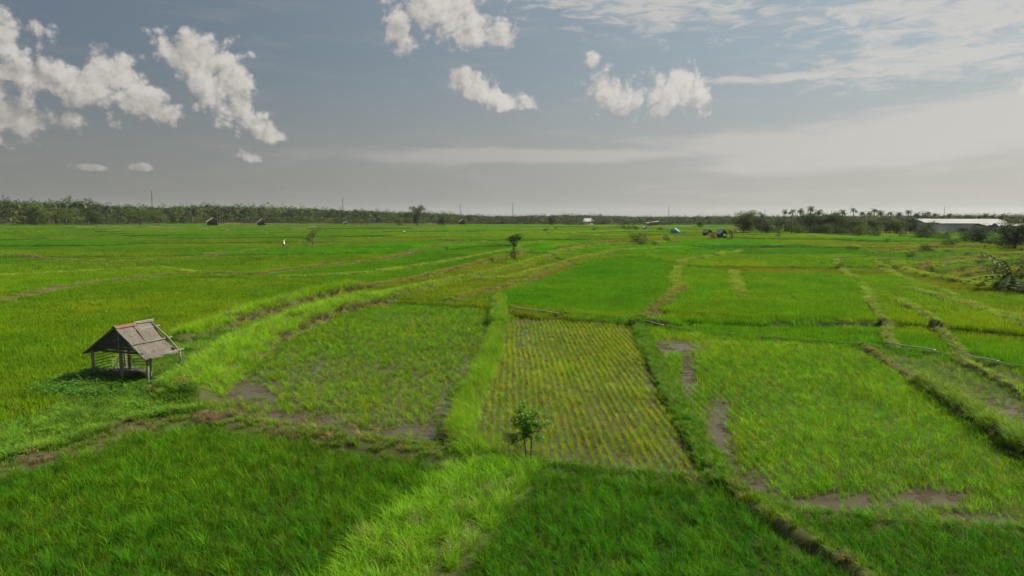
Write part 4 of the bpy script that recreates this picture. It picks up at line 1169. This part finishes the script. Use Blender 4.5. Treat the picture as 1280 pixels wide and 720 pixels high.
worker(467, 296.5, M_CLOTH_B, M_CLOTH_B, 'person in blue bending over the rice, left of the white-clad one')
worker(506.5, 297, M_CLOTH_W, M_HAT, 'person in white with a pale hat bending over the rice')

# ------------------------------------------------------------------ small far huts
def hut(name, px, py, wpx, hpx, rz, wall, roof, label, open_=.5, d=None):
    x, y = G(px, py)
    if d: a, _ = azel(px, py); x, y = d*sin(a), d*cos(a)
    W_, H_ = wpx/F*y, hpx/F*y; e = empty(name, (x, y, tz(x, y)-.02), rz)
    w, l, ev = W_*.42, W_*.40, H_*.55
    for sx_ in (-1, 1):
        for sy_ in (-1, 1):
            m = MB(); m.tube([(sx_*w*.85, sy_*l*.85, -.1), (sx_*w*.85, sy_*l*.85, ev*.98)], .07, 6); m.build('post', wall, e)
    m = MB(); m.box((0, l*.8, ev*.5), (w*1.66, .05, ev*.9)); m.box((-w*.8, 0, ev*.5), (.05, l*1.5, ev*.9)); m.box((w*.3, -l*.8, ev*.28), (w*.9, .05, ev*.5)); m.build('wall', wall, e)
    m = MB()
    m.slab([(-w*1.15, -l*1.2, ev*.92), (0, -l*1.2, H_), (0, l*1.2, H_), (-w*1.15, l*1.2, ev*.92)], .09, (0, 0, 1))
    m.slab([(w*1.15, -l*1.2, ev*.92), (w*1.15, l*1.2, ev*.92), (.004, l*1.2, H_), (.004, -l*1.2, H_)], .09, (0, 0, 1))
    m.build('roof', roof, e)
    m = MB(); m.add([(-w, -l*1.02, ev), (w, -l*1.02, ev), (0, -l*1.02, H_*.97), (-w, -l*.98, ev), (w, -l*.98, ev), (0, -l*.98, H_*.97)], [(0,1,2),(5,4,3),(0,3,4,1),(1,4,5,2),(2,5,3,0)]); m.build('gable', wall, e)
    tag(e, label, 'hut')
hut('field_hut', 266, 279, 16, 10, .55, M_CHAR, M_PALETHATCH, 'small dark hut with pale thatched roof before a brown plot at left', d=440)
hut('field_hut', 327, 279, 12, 8, .6, M_CHAR, M_THATCH, 'tiny dark brown hut beside pale green bushes, second hut from the left', d=440)
hut('field_hut', 578, 281, 9, 7, .3, M_CHAR, M_PALETHATCH, 'tiny grey-roofed hut at the tree line near the middle', d=500)
hut('field_hut', 843.5, 295, 11, 8, -.5, M_STEELWALL, M_BLUE, 'small hut with a bright blue roof in the fields')
hut('field_hut', 884, 296, 11, 9, .4, M_CHAR, M_THATCH, 'brown thatched hut left of the reddish bush')
hut('field_hut', 902, 300.5, 12, 12.5, .25, M_CHAR, M_STEELWALL, 'dark grey gabled hut beside the yellowing palm')
hut('field_hut', 806, 285, 6, 5, .3, M_STEELWALL, M_WHITE, 'tiny hut with a whitish roof far off right of centre', d=380)
hut('house', 735, 280.5, 13, 8, .7, M_WHITE, M_WHITE, 'small white house at the tree line right of centre', d=520)
hut('house', 822, 279, 28, 5, .0, M_STEELWALL, M_PALETHATCH, 'long low pale-roofed house at the foot of the far trees', d=560)
hut('house', 432, 277, 8, 5, .3, M_STEELWALL, M_WHITE, 'tiny white-roofed house among the far trees left of centre', d=500)

def warehouse():
    d = 352; a, _ = azel(1210, 288); x, y = d*sin(a), d*cos(a); z = tz(x, y)
    s = y/F; e = empty('warehouse', (x, y, z-.1), 0)
    def X(px): return ((px-640)*s - x)
    def Z(py): return (H+(270-py)*s) - z+.1
    def shed(p0, p1, depth, yo, eave, ridge, nm):
        x0, x1 = X(p0), X(p1)
        m = MB(); m.box(((x0+x1)/2, yo+depth/2, Z(eave)/2), (x1-x0-.6, depth-.6, Z(eave))); m.build('wall', M_STEELWALL, e)
        m = MB(); ze, zr = Z(eave), Z(ridge)
        m.slab([(x0, yo-.5, ze), (x1, yo-.5, ze), (x1, yo+depth/2, zr), (x0, yo+depth/2, zr)], .15, (0, 0, 1))
        m.slab([(x0, yo+depth+.5, ze), (x0, yo+depth/2+.02, zr), (x1, yo+depth/2+.02, zr), (x1, yo+depth+.5, ze)], .15, (0, 0, 1)); m.build('roof', M_STEELROOF, e)
    shed(1168, 1262, 18, 0, 279, 273.6, 'long'); shed(1148, 1167.5, 16, -3, 278, 273.2, 'short'); shed(1206, 1264, 9, -12, 281.5, 278.9, 'lean')
    for p0, p1 in ((1196, 1207), (1208, 1224), (1226, 1240), (1241, 1254)):
        m = MB(); m.box(((X(p0)+X(p1))/2, -12.25 if p0 > 1200 else -.25, Z(285)/2), (X(p1)-X(p0), .16, Z(285.0)*.9)); m.build('doorway', M_DARKWALL, e)
    m = MB(); m.slab([(X(1207), -14.5, Z(280.6)), (X(1215), -14.5, Z(280.6)), (X(1211), -14.5, Z(278.2))], .1, (0, 1, 0)); m.box(((X(1207)+X(1215))/2, -13.6, Z(280.6)/2), (X(1215)-X(1207), 1.6, Z(280.6))); m.build('porch', M_DARKWALL, e)
    tag(e, 'long white-roofed warehouse with grey walls beyond the right fields', 'warehouse')
warehouse()

# ------------------------------------------------------------------ lattice masts
def mast(h):
    e = empty('power_pylon', (0, 0, 0)); m = MB(); bw = 2.4; tp = .5
    for sx_ in (-1, 1):
        for sy_ in (-1, 1): m.tube([(sx_*bw, sy_*bw, 0), (sx_*tp, sy_*tp, h*.75), (sx_*tp*.5, sy_*tp*.5, h)], .22, 4)
    n = 9
    for i in range(n):
        z0, z1 = h*i/n, h*(i+1)/n; w0 = bw+(tp-bw)*min(1, z0/(h*.75)); w1 = bw+(tp-bw)*min(1, z1/(h*.75))
        for s in (-1, 1): m.tube([(-w0, s*w0, z0), (w1, s*w1, z1)], .12, 4); m.tube([(s*w0, -w0, z0), (s*w1, w1, z1)], .12, 4); m.tube([(w0, s*w0, z0), (-w1, s*w1, z1)], .12, 4)
    m.build('lattice', M_PYLON, e)
    for z, l in ((h*.78, 3.2), (h*.87, 2.6), (h*.95, 2.0)):
        m = MB(); m.tube([(-l, 0, z), (0, 0, z+.7), (l, 0, z), (-l, 0, z)], .15, 4); m.build('crossarm', M_PYLON, e)
    return e
M0 = mast(40.0)
for i, (px, top, d, w_) in enumerate(((191, 239, 1100, 'above the trees far left'), (429, 247.5, 1250, 'above the tree line left of the lone tall tree'), (575.5, 255.5, 1300, 'just left of the middle of the picture'), (641, 252, 1350, 'on the horizon at the middle of the picture'), (836, 256, 1350, 'on the horizon right of the middle'), (956, 261, 1300, 'left of the big right tree group'), (1180, 259, 1350, 'behind the warehouse trees'))):
    o = M0 if i == 0 else copy_tree(M0)
    a, _ = azel(px, 270); x, y = d*sin(a), d*cos(a); z0 = float(far_rise(np.array([x]), np.array([y]))[0])
    hh = H+(270-top)/F*y-z0; o.location = (x, y, z0); o.scale = (hh/40*.7, hh/40*.7, hh/40); o.rotation_euler = (0, 0, .4*i)
    tag(o, 'thin grey lattice pylon '+w_, 'pylon', 'pylons along the horizon')

# ------------------------------------------------------------------ individual far trees and bushes
T_BROAD = make_broad('broadleaf_tree', 21, 9, 11, M_TREE, 4200, .36, -.02, .22, 9)
T_BROAD2 = make_broad('broadleaf_tree', 22, 10, 10, M_DARK, 4200, .36, .0, .22, 9)
T_LIGHT = make_broad('broadleaf_tree', 23, 8, 10, M_TREE2, 3000, .34, -.05, .2, 8)
T_FLAT = make_broad('umbrella_tree', 24, 8, 12, M_TREE, 3400, .3, .3, .2, 10, .8)
T_BUSH = make_broad('bush', 25, 3, 4.2, M_DARK, 1500, .16, -.15, .06, 7, 1.3)
T_BUSH2 = make_broad('bush', 26, 3, 4.2, M_TREE, 1500, .16, -.15, .06, 7, 1.3)
T_PALM = make_palm(31, 10, 2.3); T_PALM2 = make_palm(32, 12, 2.5); T_PALM3 = make_palm(33, 8.5, 2.1)
T_YP = make_palm(34, 4.0, 2.4, M_YPALM)

for (px, py, hp, pr, h0, lab, sw) in (
  (44, 278, 31, T_LIGHT, 8, 'big rounded olive-green tree at the far left field edge', 1.05), (82, 278, 22, T_FLAT, 8, 'spreading flat-topped tree right of the big rounded one', 1.35),
  (120, 277, 20, T_BROAD2, 10, 'narrow dark tree, third from the left edge', .9), (99, 277, 12, T_LIGHT, 8, 'pale low tree between the flat-topped and narrow trees', 1.0),
  (175, 276, 22, T_FLAT, 8, 'flat-topped tree right of the narrow dark one, first of a pair', 1.1), (198, 275, 20, T_FLAT, 8, 'flat-topped tree, right one of the pair', 1.0)):
    place(pr, px, py, hp, h0, lab, 'tree', 'trees along the far left field edge', d=470, sw=sw)
def lone():
    rng = random.Random(77); d = 480; a, _ = azel(522, 275); x, y = d*sin(a), d*cos(a); s = y/F; e = empty('tall_tree', (x, y, tz(x, y)-.1)); 
    L = [(0,0,17,6,5,4),(-6,0,20,4,3.5,2.2),(5,1,19.5,4.5,4,2.6),(0,0,11,5,5,4),(-1,0,6,4.5,4.5,4),(3,0,22,3,3,1.5)]
    L = [tuple(v*s*1.12 for v in l) for l in L]
    trunk_mb(rng, 19*s, .45, L).build('trunk', M_BARK, e, True)
    leafmesh('crown', crown_mesh(rng, L, 3600, .5), M_TREE, e); tag(e, 'tallest tree at the far tree line, left of centre, with ragged crown', 'tree')
lone()
place(T_LIGHT, 500, 277, 12, 8, 'yellowish low tree at the foot of the tallest tree', 'tree', None, d=470)
place(T_BROAD2, 552, 280.5, 14, 10, 'small dark tree with a thin trunk in front of the tree line near centre', 'tree', None, d=430)
place(T_BROAD2, 690, 279, 13, 10, 'round dark tree at the tree line just right of centre', 'tree', None, d=480, sw=1.2)
for px, w_ in ((709, 'left'), (716, 'middle'), (727, 'right')): place(T_BUSH2, px, 281, 9, 3, 'dark hedge bush beside the white house, the '+w_+' one of three', 'bush', 'hedge left of the white house', d=500)
# right-hand groves
rr_ = random.Random(5)
G1 = 'trees of the right-hand grove'
spec = []
for px, top in ((930,263),(940,266),(949,268),(960,271)): spec.append((px, 291, top, T_BROAD2, 10, 'grove tree'))
spec += [(928,291,261,T_FLAT,8,'')]
for px, top in ((952,267),(982,265),(989,262),(998,260),(1012,261),(1022,262),(1052,262),(1066,263),(1078,266),(1084,264),(1092,262),(1100,263),(1112,265),(1121,264),(1132,264),(1144,266)):
    spec.append((px, 291, top, rr_.choice([T_PALM, T_PALM2, T_PALM3]), None, ''))
for px, top in ((975,273),(1005,266),(1018,262),(1032,263),(1044,261),(1060,266),(1075,270),(1095,268),(1108,269),(1120,269),(1138,268)):
    spec.append((px, 293, top, rr_.choice([T_BROAD, T_BROAD2, T_BROAD2]), None, ''))
H0 = {id(T_PALM): 11.2, id(T_PALM2): 13.4, id(T_PALM3): 9.7, id(T_BROAD): 9, id(T_BROAD2): 10, id(T_LIGHT): 8, id(T_FLAT): 8, id(T_BUSH): 3, id(T_BUSH2): 3}
for i, (px, py, top, pr, h0, _) in enumerate(spec):
    palm = pr in (T_PALM, T_PALM2, T_PALM3)
    kind = 'coconut palm' if palm else ('umbrella-crowned tree' if pr is T_FLAT else 'dark broadleaf tree')
    others = [s_ for s_ in spec if (s_[3] in (T_PALM, T_PALM2, T_PALM3)) == palm and s_[3] is not T_FLAT]
    others.sort(key=lambda s_: s_[0]); 
    ordn = ['first','second','third','fourth','fifth','sixth','seventh','eighth','ninth','tenth','eleventh','twelfth','thirteenth','fourteenth','fifteenth','sixteenth','seventeenth','eighteenth']
    lab = 'airy umbrella-crowned tree at the left end of the right-hand grove' if pr is T_FLAT else '%s, %s from the left in the right-hand grove' % (kind, ordn[[s_[0] for s_ in others].index(px)])
    place(pr, px, py, py-top+(4.0 if palm else -3.0), H0[id(pr)], lab, 'palm tree' if palm else 'tree', G1, d=300+rr_.uniform(-12, 25), sw=1.15 if not palm else 1.0)
pal = [1159,1167,1177,1187,1222,1231,1241,1250,1252,1260]
for i, px in enumerate(pal):
    pr = (T_PALM, T_PALM2, T_PALM3)[i % 3]
    place(pr, px, 287, 287-(262+(i*7) % 5), H0[id(pr)], 'coconut palm, %s from the left of those behind the warehouse roof' % ordn[i], 'palm tree', 'palms behind the warehouse', d=395)
for i, (px, tp) in enumerate(((1152,264),(1205,267),(1214,265))):
    place(T_BROAD2, px, 287, 287-tp, 10, 'dark leafy tree behind the warehouse roof, %s from the left' % ordn[i], 'tree', 'leafy trees behind the warehouse', d=392)
# bush belt in front of the grove
belt = []
x_ = 925
while x_ < 1105: belt.append((x_, 290+ (x_-925)*.05+rr_.uniform(-1, 1.5), rr_.uniform(8, 15), rr_.choice([T_BUSH, T_BUSH2]))); x_ += rr_.uniform(5, 10)
NW = 'shrubby bush of the belt in front of the right-hand grove'
for i, (px, py, hp, pr) in enumerate(belt):
    place(pr, px, py, hp, 3, NW, 'bush', 'bush belt before the grove', sw=1.3)
b2 = [(1037,296,14,T_BUSH2),(1048,297,17,T_BUSH),(1064,297,20,T_BUSH),(1073,298,15,T_BUSH2),(1085,297,12,T_BUSH),(1096,298,13,T_BUSH),(1112,291,14,T_BUSH),(1124,292,13,T_BUSH),(1126,299,10,T_BUSH2)]
for i, (px, py, hp, pr) in enumerate(b2): place(pr, px, py, hp, 3, 'upright dark bush at the field edge, %s from the left below the grove' % ordn[i], 'bush', 'dark bushes at the right field edge')
b3 = [(1150,303,17,T_BUSH),(1158,302,24,T_BROAD2),(1163,303,13,T_BUSH2),(1172,304,11,T_BUSH2),(1182,304,12,T_BUSH),(1165,290,16,T_BROAD2),(1207,306,15,T_BUSH),(1214,308,20,T_BUSH),(1222,308,26,T_BROAD2),(1233,308,19,T_BUSH2),(1243,310,15,T_BUSH),(1252,312,14,T_BUSH2),(1262,312,15,T_BUSH),(1274,314,16,T_BUSH2)]
for i, (px, py, hp, pr) in enumerate(b3): place(pr, px, py, hp, H0[id(pr)], 'thicket shrub, %s from the left below the warehouse' % ordn[i], 'shrub', 'thicket below the warehouse', sw=1.25 if pr is not T_BROAD2 else 1.0)
place(T_BROAD2, 1268, 316, 45, 10, 'large dark tree cut by the right edge of the picture', 'tree', None, sw=1.1)
place(T_BROAD2, 1290, 317, 48, 10, 'large dark tree at the right edge, mostly out of view', 'tree', None, sw=1.1)
place(T_BUSH2, 1285, 352, 34, 3, 'tall green bush behind the low palm, cut by the right edge', 'bush', None, sw=1.0)
def oil_palm():
    x, y = G(1264, 368); e = empty('palm_tree', (x, y, tz(x, y))); s = y/F
    m = MB(); m.tube([(0,0,-.2),(0,0,.9)], [.28,.2], 8); m.build('trunk', M_BARK, e, True)
    c = leafmesh('crown', palm_crown(random.Random(3), 58*s, 34, wl=.30, droop=.62), M_PALM, e); c.location = (0, 0, 1.0)
    tag(e, 'short wide-fronded palm standing low at the right edge', 'palm tree')
oil_palm()
place(T_BUSH, 1284, 374, 22, 3, 'dark bush at the foot of the low palm at the right edge', 'bush', None, sw=1.1)
# single bushes dotted over the fields
dots = [(797,311,12,'spiky dark'),(804,312,6,'low dark'),(818,313,6,'round dark'),(832,300,4,'tiny green'),(833,309,5,'small dark'),(1108,308,6,'squat dark round'),(1188,312,8,'small dark upright'),(1155,318,6,'small rounded green'),
 (780,287,5,'tiny'),(788,288,5,'small leafy'),(795,288,5,'tiny rounded'),(812,285,6,'small bright'),(825,291,4,'flat little'),(853,295,4,'tiny dark'),(681,292,4,'small dark'),(695,289,3,'tiny low'),(742,290,3,'tiny round'),(973,301,5,'single dark'),(757,281,4,'tiny brown'),
 (1060,315,6,'wide dark'),(1070,315,5,'low wide dark'),(1052,338,5,'low green'),(1028,335,4,'little green'),(1160,318,5,'low dark'),(1165,345,6,'scruffy'),(1203,342,6,'dark scruffy'),(1212,352,6,'rounded scruffy'),(1193,356,5,'low grassy'),(1225,334,5,'long dark'),(1232,344,6,'matted dark'),(1244,345,6,'matted green'),(1207,325,5,'dark spreading'),(1252,336,6,'spreading'),(1228,328,5,'small spreading'),(1138,325,5,'small matted')]
near = {797:'left of the blue-roofed hut',804:'at the foot of the spiky one',818:'right of the spiky one'}
for i, (px, py, hp, ad) in enumerate(dots):
    pos = 'in the open fields right of centre' if px < 870 else ('on the green terraces before the grove' if px < 1110 else 'on the stepped terraces at right')
    place((T_BUSH, T_BUSH2)[i % 2], px, py, hp*(1.25 if px < 1110 else 1.7), 3, '%s bush %s' % (ad, near.get(px, pos)), 'bush', 'bushes dotted over the fields', sw=1.6)
place(T_BROAD, 876, 284, 10, 9, 'small bright tree behind the brown thatched hut', 'tree', None, d=380)
# the reddish bush, the yellow palm and the hut group
yb = make_broad('bush', 41, 3, 3.2, M_BRUSH, 1300, .16, -.1, .05, 6, 1.3); place(yb, 892, 301, 11, 3, 'reddish brown bush between the two dark huts', 'bush', None)
yp = T_YP; place(yp, 915, 304, 21, 5.3, 'yellowing palm with ragged fronds right of the dark hut', 'palm tree', None)
place(T_BUSH, 911, 304, 6, 3, 'low dark shrub at the foot of the yellowing palm', 'bush', None)

# ------------------------------------------------------------------ the far wood: nobody could count these
def forest():
    tp = [(-200,238),(0,243),(60,246),(100,243),(130,249),(200,253),(250,250),(300,251),(400,255),(480,259),(560,262),(610,266),(640,266),(720,264),(800,267),(860,267),(900,266),(960,266),(1100,265),(1400,264)]
    dd = [(-200,500),(0,520),(200,540),(400,540),(640,560),(800,600),(900,580),(1000,600),(1400,640)]
    protos = []
    for sd_ in (1, 2, 3):
        rng = random.Random(sd_); L = broad_lobes(rng, 1.0, .95, .05, 6, 1.2)
        v, f, s = crown_mesh(rng, L, 330, .065); protos.append((v, f, s, 0))
    for sd_ in (4, 5, 6):
        rng = random.Random(sd_); v, f, s = palm_crown(rng, .26, 15, z0=.84, wl=.55)
        m = MB(); m.tube([(0, 0, 0), (0, 0, .84)], [.013, .009], 5); n = len(v)
        f2 = f+[tuple(i+n for i in q) for q in m.f]
        protos.append((v+m.v, f2, s+[0]*len(m.v), [0]*len(f)+[1]*len(m.f)))
    X = []; Sc = []; T = []; I = []
    n = 6500
    for i in range(n):
        px = nr_.uniform(-180, 1420); depth = nr_.random()**1.1
        d0 = np.interp(px, [a for a, _ in dd], [b for _, b in dd]); d = d0+depth*220
        a, _ = azel(px, 270); x, y = d*sin(a), d*cos(a)
        top = np.interp(px, [q for q, _ in tp], [b for _, b in tp])
        z = float(far_rise(np.array([x]), np.array([y]))[0])
        hmax = H+(268.5-top)/F*(d0+60)*cos(a)-z
        palm = nr_.random() < .38+.2*(px > 560)
        h = max(3.5, hmax*(nr_.uniform(.72, 1.02) if palm else nr_.uniform(.5, .92))*(1 if depth > .12 else nr_.uniform(.35, .8)))
        X.append((x, y, z-.3)); I.append(nr_.integers(3, 6) if palm else nr_.integers(0, 3))
        hw = max(h, 9.0) if palm else h
        Sc.append((hw, hw, h) if palm else (h*nr_.uniform(.8, 1.2), h*nr_.uniform(.8, 1.2), h))
        c_ = np.array([.055,.088,.026]) if not palm else np.array([.046,.075,.024])
        c_ = c_*nr_.uniform(.5, 1.45)
        if nr_.random() < .15 and depth < .4: c_ = np.array([.11,.15,.035])*nr_.uniform(.8, 1.2)
        T.append(c_)
    for i in range(900):
        px = nr_.uniform(-160, 1300); d0 = np.interp(px, [a for a, _ in dd], [b for _, b in dd]); d = d0-nr_.uniform(0, 45)
        a, _ = azel(px, 270); x, y = d*sin(a), d*cos(a); z = float(far_rise(np.array([x]), np.array([y]))[0]); h = nr_.uniform(2.0, 7.0)
        X.append((x, y, z-.3)); I.append(nr_.integers(0, 3)); Sc.append((h*1.4, h*1.4, h)); T.append(np.array([.080,.14,.025])*nr_.uniform(.5, 1.2)*np.array([nr_.uniform(.8, 1.35), 1, 1]))
    n = len(X)
    # the group() above joins instances in reverse link order
    I = np.array(I)
    return scatter('forest', protos, [leaf_mat('forest_leaf', None, .2, .5, .2), M_BARK], np.array(X), nr_.uniform(0, 6.28, n), np.array(Sc), np.array(T), 'dense belt of palms and trees along the whole horizon', 'forest', None, nr_, I)
forest()

# ------------------------------------------------------------------ haze
def haze():
    m = bpy.data.materials.new('haze_air'); m.use_nodes = True; t = NT(m.node_tree); t.n.clear()
    v = t.new('ShaderNodeVolumePrincipled'); v.inputs['Color'].default_value = (.80,.84,.88,1); v.inputs['Density'].default_value = .00008; v.inputs['Anisotropy'].default_value = .2
    o = t.new('ShaderNodeOutputMaterial'); t.link(v.outputs[0], o.inputs['Volume'])
    mb = MB(); mb.box((0, 0, 40), (15000, 15000, 84)); tag(mb.build('haze', m), 'thin pale haze over the whole plain', 'haze', kind='stuff')
haze()
